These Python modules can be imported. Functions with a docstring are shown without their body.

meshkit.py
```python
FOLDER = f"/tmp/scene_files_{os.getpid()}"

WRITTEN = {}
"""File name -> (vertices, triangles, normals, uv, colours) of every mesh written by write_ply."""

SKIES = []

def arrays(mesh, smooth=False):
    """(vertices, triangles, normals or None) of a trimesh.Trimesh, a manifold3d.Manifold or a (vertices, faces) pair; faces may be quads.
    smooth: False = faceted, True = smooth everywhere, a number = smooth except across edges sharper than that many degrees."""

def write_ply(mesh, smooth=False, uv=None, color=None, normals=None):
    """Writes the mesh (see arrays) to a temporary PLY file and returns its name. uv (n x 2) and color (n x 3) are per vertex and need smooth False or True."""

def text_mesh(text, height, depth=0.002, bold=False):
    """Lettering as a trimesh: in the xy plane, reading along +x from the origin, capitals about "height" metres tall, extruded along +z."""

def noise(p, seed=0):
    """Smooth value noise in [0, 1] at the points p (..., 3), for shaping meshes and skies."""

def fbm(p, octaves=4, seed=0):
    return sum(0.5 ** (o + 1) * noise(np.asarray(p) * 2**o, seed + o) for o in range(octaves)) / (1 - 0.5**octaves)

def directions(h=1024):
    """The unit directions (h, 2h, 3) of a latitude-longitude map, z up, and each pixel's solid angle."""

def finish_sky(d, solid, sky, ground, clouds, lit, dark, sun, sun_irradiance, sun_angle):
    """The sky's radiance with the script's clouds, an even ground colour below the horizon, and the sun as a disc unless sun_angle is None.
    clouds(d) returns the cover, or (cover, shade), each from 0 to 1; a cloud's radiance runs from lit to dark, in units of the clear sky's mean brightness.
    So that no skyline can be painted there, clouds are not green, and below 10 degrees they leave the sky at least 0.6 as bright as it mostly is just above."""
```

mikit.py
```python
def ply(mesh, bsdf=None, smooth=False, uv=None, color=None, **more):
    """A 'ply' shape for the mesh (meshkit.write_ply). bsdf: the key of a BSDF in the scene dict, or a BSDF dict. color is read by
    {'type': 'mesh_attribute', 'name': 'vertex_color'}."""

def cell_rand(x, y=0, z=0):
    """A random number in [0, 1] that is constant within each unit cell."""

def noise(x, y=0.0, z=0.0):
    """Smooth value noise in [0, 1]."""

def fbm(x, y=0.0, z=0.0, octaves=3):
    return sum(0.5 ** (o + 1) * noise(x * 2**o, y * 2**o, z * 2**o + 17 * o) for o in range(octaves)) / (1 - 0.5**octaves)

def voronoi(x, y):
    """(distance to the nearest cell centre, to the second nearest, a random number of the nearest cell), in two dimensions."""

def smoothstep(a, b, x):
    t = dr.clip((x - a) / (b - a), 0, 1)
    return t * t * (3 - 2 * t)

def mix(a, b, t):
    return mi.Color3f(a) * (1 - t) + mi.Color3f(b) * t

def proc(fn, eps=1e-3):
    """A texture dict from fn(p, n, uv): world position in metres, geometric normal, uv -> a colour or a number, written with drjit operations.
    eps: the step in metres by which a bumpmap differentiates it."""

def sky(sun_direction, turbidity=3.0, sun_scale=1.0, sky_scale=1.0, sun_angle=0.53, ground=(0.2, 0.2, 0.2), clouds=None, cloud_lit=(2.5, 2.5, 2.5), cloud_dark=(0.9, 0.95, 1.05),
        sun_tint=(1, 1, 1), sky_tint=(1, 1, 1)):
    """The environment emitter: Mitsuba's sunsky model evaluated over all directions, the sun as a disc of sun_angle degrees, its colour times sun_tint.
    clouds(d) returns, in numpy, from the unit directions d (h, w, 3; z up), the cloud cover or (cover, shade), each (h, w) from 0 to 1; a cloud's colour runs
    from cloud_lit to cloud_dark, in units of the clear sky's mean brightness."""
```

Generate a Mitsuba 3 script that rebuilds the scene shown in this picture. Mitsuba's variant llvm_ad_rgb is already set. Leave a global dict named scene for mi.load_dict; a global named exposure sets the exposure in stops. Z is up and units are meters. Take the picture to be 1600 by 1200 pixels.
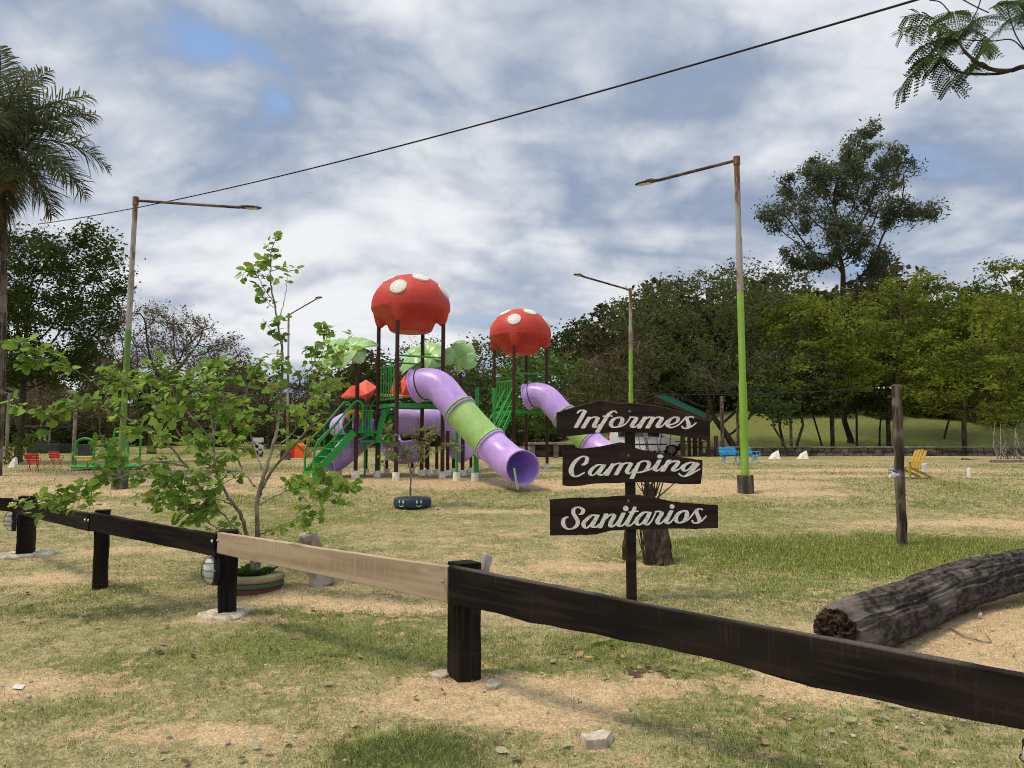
import math, random
import numpy as np, trimesh, drjit as dr, mitsuba as mi, mikit, meshkit
from scipy.spatial import cKDTree
from shapely.geometry import Polygon, MultiPoint, Point
from shapely.ops import unary_union
from shapely import affinity

# ------------------------------------------------------------------ camera, sky, exposure
T = mi.ScalarTransform4f
FOC, HOR = 1200.0, 690.0                      # focal length and horizon row of the 1600 x 1200 photograph
EYE = np.array([0, 0, 1.5]); PITCH = math.atan((HOR - 600) / FOC)
scene, labels = {}, {}
scene['camera'] = {'type': 'perspective', 'fov': math.degrees(2 * math.atan(800 / FOC)), 'fov_axis': 'x', 'near_clip': 0.05, 'far_clip': 3000.0,
                   'to_world': T().look_at(origin=EYE.tolist(), target=[0, math.cos(PITCH), 1.5 + math.sin(PITCH)], up=[0, 0, 1])}

def P(px, py, D):
    """The point that stands D metres ahead and is seen at this place of the photograph."""
    a, b = (px - 800) / FOC, (600 - py) / FOC
    v = np.array([a, math.cos(PITCH) - b * math.sin(PITCH), math.sin(PITCH) + b * math.cos(PITCH)])
    return EYE + v * (D / v[1])

def clouds(d):
    """Broken stratocumulus: puffs on a flat layer, thinning to blue at the upper left."""
    z = np.maximum(d[..., 2], 0.0)
    q = 1.3 * np.stack([d[..., 0] / (z + .30), d[..., 1] / (z + .30), 0 * z], -1)
    w = np.stack([meshkit.fbm(q * 2.1 + 3.3, 3, 5), meshkit.fbm(q * 2.1 + 8.1, 3, 6), 0 * z], -1) - .5
    q2 = q + .26 * w
    big = meshkit.fbm(q2 * np.array([.95, 1.1, 1]) + np.array([7.2, 2.2, 0]), 3, 11)
    bil = sum(.60 ** k * np.abs(2 * meshkit.noise(q2 * np.array([1.7, 2.2, 1]) * 2.1 ** k + 5.7 * k, 31 + k) - 1) for k in range(7)) / 2.3
    fine = meshkit.fbm(q2 * np.array([4.8, 5.6, 1]) + 9.2, 6, 23)
    v = 1.0 * (big - .5) + .72 * (bil - .44) + .62 * (fine - .5)
    s = np.clip((.15 - v) / .54, 0, 1); s = s * s * (3 - 2 * s) * .6 + .4 * s
    gap = .66 + .7 * (big - .5) + .9 * (bil - .44) + 1.0 * (fine - .5)
    for (px, py, wx, wy, k) in ((370, 95, .09, .055, .20), (170, 30, .16, .04, .12), (330, 340, .14, .035, .24), (1120, 130, .25, .08, .08), (700, 480, .3, .03, .12), (1480, 400, .12, .04, .16)):
        v0 = P(px, py, 1.0) - EYE; v0 = v0 / np.linalg.norm(v0); az = np.arctan2(d[..., 0], d[..., 1]) - math.atan2(v0[0], v0[1]); el = np.arcsin(np.clip(d[..., 2], -1, 1)) - math.asin(v0[2])
        gap = gap - k * np.exp(-((az + .8 * el) / wx) ** 2 - (el / wy) ** 2)
    c = np.clip((gap + .02) / .22, 0, 1)
    return .35 + .65 * c, s

scene['sky'] = mikit.sky([-0.42, -0.14, 0.92], turbidity=3, sun_scale=0.30, sky_scale=1.0, sun_angle=15, ground=(0.2, 0.19, 0.13), clouds=clouds,
                         cloud_lit=(1.56, 1.59, 1.63), cloud_dark=(.53, .66, .90), sun_tint=(1, .98, .94), sky_tint=(1.0, 1.03, 1.08))
exposure = 2.5

# ------------------------------------------------------------------ helpers
rng = np.random.default_rng(7)
GY = np.array([-60, 5, 7, 8, 9.3, 10.5, 12.6, 14.4, 15.2, 16, 18, 25, 40, 44, 52, 60, 80, 130, 3000])
GZ = np.array([0, 0, .05, .09, .19, .20, .345, .54, .64, .71, .76, .80, .78, .8, .9, 1.15, 2.2, 6.5, 7])
def G(x, y):
    x, y = np.asarray(x, float), np.asarray(y, float)
    z = np.interp(y, GY, GZ)
    z = (z + np.interp(y - .5, GY, GZ) + np.interp(y + .5, GY, GZ)) / 3
    bank = np.clip((y - 41.5) / 14, 0, 1); z = z + (2.4 * bank * bank * (3 - 2 * bank) + .10 * np.clip(y - 52, 0, 30)) * np.clip((x - 3) / 10, 0, 1)
    z = z + .10 * np.exp(-(((x - 4.6) / 1.3) ** 2 + ((y - 6.0) / .7) ** 2))      # the sandy heap along the log
    near = np.clip((40 - y) / 20, 0, 1)
    p = np.stack([x, y, 0 * x], -1)
    return z + near * (.05 * (meshkit.noise(p * .45, 3) - .5) + .03 * (meshkit.noise(p * 1.7, 4) - .5))
def GP(px, py):
    """The ground point seen at this place of the photograph."""
    lo = None
    for D in np.concatenate([np.arange(2, 20, .02), np.arange(20, 120, .2)]):
        p = P(px, py, D)
        if p[2] <= float(G(p[0], p[1])):
            return np.array([p[0], p[1], float(G(p[0], p[1]))])
    return p
def gz(x, y): return float(G(x, y))

def numbered(name):
    if name not in USED:
        USED[name] = 0; return name
    USED[name] += 1
    k = f'{name}_{USED[name]:03d}'
    USED.setdefault(k, 0)
    return k
USED = {}
def struct(name, shape):
    scene[name] = shape; labels[name] = {'kind': 'structure'}
class Thing:
    """A thing whose parts follow; parts are given in the thing's own coordinates."""
    def __init__(s, name, label, cat, group=None, loc=(0, 0, 0), rz=0, kind=None):
        s.key = numbered(name); s.m = T().translate([float(v) for v in loc]).rotate([0, 0, 1], rz)
        labels[s.key] = {'label': label, 'category': cat}
        if group: labels[s.key]['group'] = group
        if kind: labels[s.key]['kind'] = kind
    def part(s, name, mesh, mat, smooth=False, parent=None, label=None, kind=None, m=None, **more):
        k = numbered((parent or s.key) + '__' + name)
        d = dict(mesh) if isinstance(mesh, dict) else mikit.ply(mesh, mat, smooth, **more)
        if isinstance(mesh, dict) and mat: d['bsdf'] = {'type': 'ref', 'id': mat}
        d['to_world'] = s.m @ m if m is not None else s.m
        scene[k] = d
        if label or kind:
            labels[k] = {}
            if label: labels[k]['label'] = label
            if kind: labels[k]['kind'] = kind
        return k
def single(name, label, cat, mesh, mat, smooth=False, group=None, kind=None, **more):
    k = numbered(name); scene[k] = dict(mesh) if isinstance(mesh, dict) else mikit.ply(mesh, mat, smooth, **more)
    labels[k] = {'label': label, 'category': cat}
    if group: labels[k]['group'] = group
    if kind: labels[k]['kind'] = kind
    return k

cat = trimesh.util.concatenate
def unit(v): v = np.asarray(v, float); return v / (np.linalg.norm(v) + 1e-12)
def spline(pts, n=8):
    p = np.array(pts, float)
    if len(p) < 3: return np.array([p[0] + (p[1] - p[0]) * t for t in np.linspace(0, 1, n)])
    q = np.vstack([2 * p[0] - p[1], p, 2 * p[-1] - p[-2]]); out = []
    for i in range(1, len(q) - 2):
        a, b, c, d = q[i - 1:i + 3]
        for t in np.linspace(0, 1, n, endpoint=False):
            out.append(.5 * (2 * b + (c - a) * t + (2 * a - 5 * b + 4 * c - d) * t * t + (3 * b - a - 3 * c + d) * t ** 3))
    out.append(p[-1]); return np.array(out)
def frames(p):
    t = np.gradient(p, axis=0); t /= np.linalg.norm(t, axis=1, keepdims=True) + 1e-12
    a = np.cross(t[0], [0, 0, 1.]) if abs(t[0, 2]) < .9 else np.cross(t[0], [0, 1., 0])
    A = [unit(a)]
    for k in range(1, len(p)):
        A.append(unit(A[-1] - t[k] * np.dot(A[-1], t[k])))
    A = np.array(A); return t, A, np.cross(t, A)
def tube_vf(p, r, sides=8, caps=True):
    p = np.asarray(p, float); r = np.broadcast_to(r, (len(p),))
    t, A, B = frames(p); th = np.arange(sides) * 2 * np.pi / sides
    v = p[:, None] + r[:, None, None] * (np.cos(th)[None, :, None] * A[:, None] + np.sin(th)[None, :, None] * B[:, None])
    n = len(p); i, j = np.meshgrid(np.arange(n - 1), np.arange(sides), indexing='ij')
    q = np.stack([i * sides + j, i * sides + (j + 1) % sides, (i + 1) * sides + (j + 1) % sides, (i + 1) * sides + j], -1).reshape(-1, 4)
    f = np.vstack([q[:, [0, 1, 2]], q[:, [0, 2, 3]]]); v = v.reshape(-1, 3)
    if caps:
        k = np.arange(sides); c0, c1 = len(v), len(v) + 1
        v = np.vstack([v, p[0], p[-1]])
        f = np.vstack([f, np.stack([(k + 1) % sides, k, k * 0 + c0], 1), np.stack([(n - 1) * sides + k, (n - 1) * sides + (k + 1) % sides, k * 0 + c1], 1)])
    return v, f
def tube(p, r, sides=8, caps=True):
    v, f = tube_vf(p, r, sides, caps); return trimesh.Trimesh(v, f, process=False)
def rod(a, b, r, sides=8): return tube([a, (np.asarray(a, float) + b) / 2, b], r, sides)
def cbox(sx, sy, sz, c=.01, at=(0, 0, 0), R=None):
    h = np.array([sx, sy, sz]) / 2; c = min(c, h.min() * .9); pts = []
    for s in np.ndindex(2, 2, 2):
        s = np.array(s) * 2 - 1
        for k in range(3):
            q = s * (h - c); q[k] = s[k] * h[k]; pts.append(q)
    m = trimesh.convex.convex_hull(np.array(pts))
    v = np.array(m.vertices)
    if R is not None: v = v @ np.asarray(R).T
    return trimesh.Trimesh(v + np.asarray(at, float), m.faces, process=False)
def rotz(a): c, s = math.cos(a), math.sin(a); return np.array([[c, -s, 0], [s, c, 0], [0, 0, 1.]])
def beam(a, b, w, h, c=.006, up=(0, 0, 1)):
    """A bevelled bar from a to b, w wide and h high."""
    a, b = np.asarray(a, float), np.asarray(b, float); L = np.linalg.norm(b - a); x = (b - a) / L
    y = unit(np.cross(up, x)); z = np.cross(x, y)
    return cbox(L, w, h, c, (a + b) / 2, np.stack([x, y, z], 1))
def lathe(prof, n=32, at=(0, 0, 0), axis=None):
    prof = np.asarray(prof, float); th = np.arange(n) * 2 * np.pi / n
    v = np.stack([prof[:, None, 0] * np.cos(th), prof[:, None, 0] * np.sin(th), np.repeat(prof[:, 1:2], n, 1)], -1).reshape(-1, 3)
    m = len(prof); i, j = np.meshgrid(np.arange(m - 1), np.arange(n), indexing='ij')
    q = np.stack([i * n + j, i * n + (j + 1) % n, (i + 1) * n + (j + 1) % n, (i + 1) * n + j], -1).reshape(-1, 4)
    if axis is not None:
        z = unit(axis); x = unit(np.cross(z, [0, 0, 1.] if abs(z[2]) < .9 else [0, 1., 0])); v = v @ np.stack([x, np.cross(z, x), z], 0)
    return trimesh.Trimesh(v + np.asarray(at, float), np.vstack([q[:, [0, 1, 2]], q[:, [0, 2, 3]]]), process=False)
def rough(mesh, amp, freq, seed=0, length=None):
    if length: mesh = mesh.subdivide_to_size(length)
    v = np.array(mesh.vertices); n = np.stack([meshkit.fbm(v * freq + k * 17.3, 3, seed + k) for k in range(3)], -1) - .5
    return trimesh.Trimesh(v + n * amp, mesh.faces, process=False)
def rock(sx, sy, sz, seed, at=(0, 0, 0), rz=0, n=14, sub=2):
    r = np.random.default_rng(seed); p = r.normal(size=(n, 3)); p /= np.linalg.norm(p, axis=1, keepdims=True)
    m = trimesh.convex.convex_hull(p * np.array([sx, sy, sz]) / 2 * r.uniform(.85, 1.1, (n, 1)))
    for _ in range(sub): m = m.subdivide()
    m = rough(m, .12 * min(sx, sy, sz), 5 / max(sx, sy), seed)
    return trimesh.Trimesh(np.array(m.vertices) @ rotz(rz).T + np.asarray(at, float), m.faces, process=False)

# ------------------------------------------------------------------ materials
def flat(key, c, rough=.7, spec=.3, **more):
    scene[key] = {'type': 'twosided', 'bsdf': {'type': 'principled', 'base_color': {'type': 'rgb', 'value': list(c)} if not isinstance(c, dict) else c, 'roughness': rough, 'specular': spec, **more}}
C3 = mi.Color3f
nz, fb, ss, mix = mikit.noise, mikit.fbm, mikit.smoothstep, mikit.mix

def ground_col(p, n, uv):
    """uv: how sandy and how green the ground is here (masks laid down on the sheet)."""
    x, y = p.x, p.y
    f1 = fb(x * 3.1, y * 3.1, 0, 3); f2 = fb(x * 13, y * 13, 1.0, 3); f3 = nz(x * 70, y * 70, 2.0); f4 = nz(x * 190, y * 150, 3.0)
    sand = ss(.40, .62, uv.x + (f1 - .5) * .7 + (f2 - .5) * .9)
    green = ss(.35, .68, uv.y + (f1 - .5) * .45 + (f2 - .5) * .55)
    f5 = fb(x * 5.5, y * 5.5, 8., 3)
    dry = mix((.39, .345, .19), (.18, .18, .085), ss(.32, .68, f2 * .35 + f3 * .3 + f5 * .35))
    grn = mix((.10, .15, .035), (.22, .25, .075), ss(.25, .75, f2 * .5 + f3 * .5))
    snd = mix((.56, .44, .275), (.40, .30, .175), ss(.25, .75, f2 * .55 + f3 * .45))
    c = mix(dry, grn, green * .8); c = mix(c, snd, sand)
    return c * (.72 + .56 * f4)
scene['mat_ground'] = {'type': 'twosided', 'bsdf': {'type': 'diffuse', 'reflectance': mikit.proc(ground_col)}}
scene['mat_leaf'] = {'type': 'principledthin', 'base_color': {'type': 'mesh_attribute', 'name': 'vertex_color'}, 'roughness': .55, 'diff_trans': .75, 'spec_trans': 0.0, 'eta': 1.35}
scene['mat_grass'] = {'type': 'twosided', 'bsdf': {'type': 'diffuse', 'reflectance': {'type': 'mesh_attribute', 'name': 'vertex_color'}}}

def dark_wood(p, n, uv):
    g = nz(uv.x * 3.2, uv.y * 60, 1.0); s = nz(uv.x * 90, uv.y * 3, 5.0); b = fb(uv.x * 2.2, uv.y * 7, 9.0, 3); f = nz(uv.x * 260, uv.y * 260, 3.)
    c = mix((.0060, .0050, .0045), (.016, .012, .0095), ss(.35, .75, b))
    c = mix(c, C3(.034, .025, .019), .45 * ss(.55, .85, g))
    c = mix(c, C3(.050, .042, .036), .4 * ss(.70, .92, s * .55 + b * .5))
    c = mix(c, C3(.085, .077, .068), .8 * ss(-.010, .0, uv.y) * ss(.35, .6, b))
    return c * (.75 + .5 * f)
flat('mat_dark_wood', mikit.proc(dark_wood), .75, .16)
def raw_wood(p, n, uv):
    saw = nz(uv.x * 105 + nz(uv.y * 9, uv.x * 3) * 1.5, uv.y * 1.2, 2.0); g = fb(uv.x * 1.1 + .15 * nz(uv.x * 4, uv.y * 8), uv.y * 22, 4.0, 3); b = fb(uv.x * 3, uv.y * 6, 7., 3)
    k = dr.sqrt(dr.square((uv.x - .62) * 1.2) + dr.square((uv.y - .15) * 2.4)); ring = nz(k * 55, 3.3)
    c = mix((.43, .345, .245), (.29, .22, .15), ss(.25, .8, g))
    c = mix(c, C3(.40, .30, .20), .65 * ss(.5, .85, saw))
    c = mix(c, C3(.12, .075, .045), .55 * ss(.16, .03, k) * ss(.3, .7, ring))
    c = mix(c, C3(.15, .115, .085), .5 * ss(.58, .75, b)) 
    return c
flat('mat_raw_wood', mikit.proc(raw_wood), .8, .2)
def sign_wood(p, n, uv):
    g = fb(p.x * 1.6, p.z * 30, p.y * 4., 3); b = fb(p.x * 5, p.z * 8, 2., 3); s = nz(p.x * 9, p.z * 170, 1.)
    c = mix((.0155, .0095, .0075), (.030, .0185, .0135), ss(.3, .75, g)); c = mix(c, C3(.043, .028, .02), .5 * ss(.6, .85, b))
    return c * (.8 + .4 * s)
flat('mat_sign_wood', mikit.proc(sign_wood), .7, .18)
flat('mat_sign_edge', mikit.proc(lambda p, n, uv: mix((.20, .14, .11), (.075, .048, .037), fb(p.x * 9, p.z * 30, p.y * 30, 3))), .8, .2)
flat('mat_letter', mikit.proc(lambda p, n, uv: mix((.74, .74, .71), (.52, .52, .50), ss(.45, .8, fb(p.x * 60, p.z * 60, 3., 3)))), .75, .25)
def bark(p, n, uv):
    g = fb(p.x * 9, p.y * 9, p.z * 2.2, 3); f = fb(p.x * 40, p.y * 40, p.z * 12, 2)
    c = mix((.030, .023, .017), (.105, .085, .066), ss(.3, .75, g * .6 + f * .4)); return c
flat('mat_bark', mikit.proc(bark), .9, .15)
def pale_bark(p, n, uv):
    g = fb(p.x * 14, p.y * 14, p.z * 6, 3); return mix((.15, .125, .095), (.34, .30, .25), ss(.3, .7, g))
flat('mat_pale_bark', mikit.proc(pale_bark), .85, .2)
flat('mat_twig', (.20, .165, .14), .9, .1)
flat('mat_log_end', mikit.proc(lambda p, n, uv: mix((.018, .015, .012), (.085, .065, .05), ss(.3, .75, fb(p.x * 30, p.y * 30, p.z * 30, 3)))), .95, .05)
def old_wood(p, n, uv):
    g = fb(p.x * 26, p.y * 26, p.z * 2.4, 3); b = fb(p.x * 6, p.y * 6, p.z * 5, 3)
    c = mix((.045, .034, .027), (.155, .125, .10), ss(.35, .7, g)); return mix(c, C3(.30, .265, .225), .55 * ss(.5, .75, b))
flat('mat_old_wood', mikit.proc(old_wood), .9, .1)
def concrete(p, n, uv):
    b = fb(p.x * 5, p.y * 5, p.z * 3, 3); f = fb(p.x * 35, p.y * 35, p.z * 35, 2)
    return mix((.15, .14, .125), (.33, .31, .28), ss(.3, .75, b * .6 + f * .4))
flat('mat_grey_wood', mikit.proc(lambda p, n, uv: mix((.42, .39, .35), (.20, .165, .13), ss(.35, .72, fb(p.x * 16, p.y * 16, p.z * 5, 3)))), .9, .1)
flat('mat_concrete', mikit.proc(concrete), .9, .15)
flat('mat_stone', mikit.proc(lambda p, n, uv: mix((.30, .265, .21), (.55, .50, .41), ss(.3, .7, fb(p.x * 22, p.y * 22, p.z * 22, 3)))), .9, .15)
flat('mat_dark_stone', mikit.proc(lambda p, n, uv: mix((.06, .053, .045), (.20, .175, .145), ss(.3, .7, fb(p.x * 3, p.y * 3, p.z * 5, 3)))), .9, .15)
def stained(p, n, uv):
    b = fb(p.x * 16, p.y * 16, p.z * 2.0, 3); return mix((.045, .041, .037), (.19, .172, .15), ss(.3, .75, b))
flat('mat_stained_concrete', mikit.proc(stained), .9, .15)
def rusty(p, n, uv):
    b = fb(p.x * 5, p.y * 5, p.z * 1.3, 3); f = fb(p.x * 30, p.y * 30, p.z * 6, 3)
    r = ss(.42, .62, b * .7 + f * .3); c = mix((.36, .345, .32), (.21, .09, .045), r); return mix(c, C3(.09, .045, .03), .6 * r * ss(.45, .7, f))
flat('mat_rusty', mikit.proc(rusty), .65, .4)
def limepaint(p, n, uv):
    b = fb(p.x * 9, p.y * 9, p.z * 1.2, 3); return mix((.20, .40, .028), (.27, .47, .07), ss(.35, .7, b))
flat('mat_lime', mikit.proc(limepaint), .45, .45)
flat('mat_moss_paint', mikit.proc(lambda p, n, uv: mix((.10, .21, .03), (.16, .25, .06), fb(p.x * 9, p.y * 9, p.z * 1.2, 3))), .5, .4)
flat('mat_arm', mikit.proc(lambda p, n, uv: mix((.055, .042, .034), (.17, .12, .09), ss(.4, .7, fb(p.x * 6, p.y * 6, p.z * 6, 3)))), .7, .3)
def plastic(key, c, c2, r=.34):
    c, c2 = C3(*c), C3(*c2)
    flat(key, mikit.proc(lambda p, n, uv: mix(c, c2, ss(.35, .75, fb(p.x * 2.2, p.y * 2.2, p.z * 1.6, 3) * .75 + fb(p.x * 17, p.y * 17, p.z * 9, 2) * .25)) * (1 - .13 * ss(.50, .74, fb(p.x * 7 + 3, p.y * 7, p.z * 1.8, 3) * .7 + nz(p.x * 60, p.y * 60, p.z * 25) * .3))), r, .5)
plastic('mat_purple', (.49, .31, .79), (.59, .43, .86))
plastic('mat_purple_in', (.33, .12, .52), (.38, .16, .58))
plastic('mat_pale_green', (.30, .53, .14), (.40, .62, .22))
plastic('mat_leaf_green', (.27, .50, .17), (.38, .60, .27))
plastic('mat_red', (.48, .028, .016), (.54, .055, .032), .5)
plastic('mat_coral', (.84, .085, .045), (.86, .13, .08), .5)
flat('mat_white_spot', (.70, .69, .66), .5); flat('mat_rivet', (.12, .12, .12), .5)
flat('mat_brown_steel', (.055, .018, .014), .5, .3); flat('mat_green_steel', (.022, .31, .05), .42, .4)
flat('mat_white_paint', mikit.proc(lambda p, n, uv: mix((.80, .78, .73), (.55, .48, .40), ss(.5, .8, fb(p.x * 12, p.y * 12, p.z * 12, 3)))), .8)
flat('mat_yellow', (.62, .36, .03), .5); flat('mat_orange', (.72, .10, .015), .6)
flat('mat_black', (.012, .012, .012), .5); flat('mat_rubber', mikit.proc(lambda p, n, uv: mix((.018, .036, .062), (.034, .056, .085), fb(p.x * 14, p.y * 14, p.z * 14, 3))), .6)
flat('mat_steel', (.45, .45, .45), .35, .5, metallic=.9)
flat('mat_frosted', mikit.proc(lambda p, n, uv: mix((.42, .46, .46), (.60, .63, .62), fb(p.x * 9, p.y * 9, p.z * 14, 2))), .25, .6)
flat('mat_white_car', (.86, .87, .88), .35, .5, clearcoat=.7); flat('mat_glass', (.02, .025, .03), .08, .7); flat('mat_trim', (.02, .021, .023), .55)
flat('mat_tail_red', (.5, .01, .015), .25); flat('mat_hub', (.30, .25, .22), .5)
flat('mat_blue', (.055, .38, .72), .45); flat('mat_red_bench', (.56, .025, .025), .45); flat('mat_yellow_wood', mikit.proc(lambda p, n, uv: mix((.56, .37, .05), (.36, .24, .05), fb(p.x * 30, p.y * 30, p.z * 6, 3))), .7)
flat('mat_dark_metal', (.028, .045, .045), .5); flat('mat_roof_green', (.008, .050, .034), .9, .08); flat('mat_shed_wood', (.035, .02, .014), .8)
flat('mat_soil', (.075, .052, .034), .95, .05); flat('mat_planter_yellow', mikit.proc(lambda p, n, uv: mix((.36, .33, .17), (.20, .19, .11), fb(p.x * 8, p.y * 8, p.z * 14, 3))), .8)
flat('mat_planter_green', (.085, .12, .085), .8); flat('mat_planter_red', (.13, .045, .035), .8)
flat('mat_cable', (.02, .015, .018), .6); flat('mat_cloth', (.62, .62, .63), .9); flat('mat_blue_tap', (.02, .10, .45), .4)
def spotty(p, n, uv): return mix((.5, .5, .55), (.02, .02, .03), ss(.45, .55, fb(p.x * 7, p.y * 7, p.z * 7, 3)))
flat('mat_spotted', mikit.proc(spotty), .9)
flat('mat_dry_leaf', mikit.proc(lambda p, n, uv: mix((.085, .05, .03), (.36, .27, .16), mikit.cell_rand(p.x * 4, p.y * 4))), .8)
flat('mat_pale_leaf', (.30, .33, .20), .7)
def logbark(p, n, uv):
    b = fb(p.x * 3, p.y * 3, p.z * 3, 3); f = fb(p.x * 24, p.y * 24, p.z * 24, 3)
    c = mix((.030, .026, .023), (.100, .089, .080), ss(.3, .75, f)); return mix(c, C3(.20, .18, .165), .6 * ss(.56, .76, b))
flat('mat_log', mikit.proc(logbark), .9, .15)

# ------------------------------------------------------------------ ground sheet
def steps(lo, hi, d, far, g):
    a = list(np.arange(lo, hi, d)); s = d
    while a[-1] < far: s *= g; a.append(a[-1] + s)
    return a
gx = steps(0, 9, .06, 900, 1.12); gx = np.array([-v for v in gx[:0:-1]] + gx)
gy = np.array([-60, -30, -12, -5, -2, -.5] + steps(.5, 13, .05, 1500, 1.06))
GXX, GYY = np.meshgrid(gx, gy)
PATCH = {}
def ell(x, y, c, rx, ry, a=0):
    dx, dy = x - c[0], y - c[1]; ca, sa = math.cos(a), math.sin(a)
    return np.exp(-(((dx * ca + dy * sa) / rx) ** 2 + ((-dx * sa + dy * ca) / ry) ** 2))
SANDS = [(GP(600, 950), .6, .2, .1), (GP(850, 1090), .8, .30, .2), (GP(30, 1070), .8, .30, 0), (GP(100, 905), 1.3, .3, 0), (GP(330, 1150), .4, .15, 0),
         (GP(880, 760), 3.2, .5, 0), (GP(600, 752), 4.5, .6, 0), (GP(60, 745), 5, 1.0, 0), (GP(130, 790), 2.6, .4, 0), (GP(250, 770), 3, .4, 0), (GP(1140, 755), 2.2, .5, 0), (GP(1330, 745), 3.0, .5, 0),
         (GP(1520, 818), 1.6, .28, 0), (GP(1500, 985), 1.5, .65, .5), (GP(1490, 940), 1.2, .35, .5), (GP(1300, 1080), .9, .25, 0), (GP(930, 885), .9, .2, 0), (GP(760, 800), 1.2, .2, 0),
         (GP(820, 1000 + 120), .6, .2, 0), (GP(440, 940), .7, .2, 0), (GP(1230, 770), 1.5, .3, 0), (GP(700, 740), 5, .5, 0), (GP(1250, 735), 4, .7, 0), (GP(340, 968), .5, .15, 0), (GP(745, 1075), .7, .3, 0), (GP(230, 860), 1.1, .25, 0)]
GREENS = [(GP(1290, 868), 1.7, 1.0, .2), (GP(1440, 850), 1.6, .6, 0), (GP(1170, 850), 1.0, .5, 0), (GP(640, 1175), .45, .28, 0), (GP(1000, 1010), 1.1, .4, 0), (GP(900, 985), .8, .4, 0),
          (GP(1130, 1060), .9, .35, 0), (GP(400, 1010), 1.5, .5, 0), (GP(200, 960), 1.4, .5, 0), (GP(1050, 940), 1.2, .6, 0), (GP(500, 1010), 1.2, .4, 0), (GP(1480, 1100), .8, .4, 0), (GP(900, 800), 3., .8, 0), (GP(1300, 790), 3., .6, 0), (GP(60, 960), 1., .4, 0)]
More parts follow.
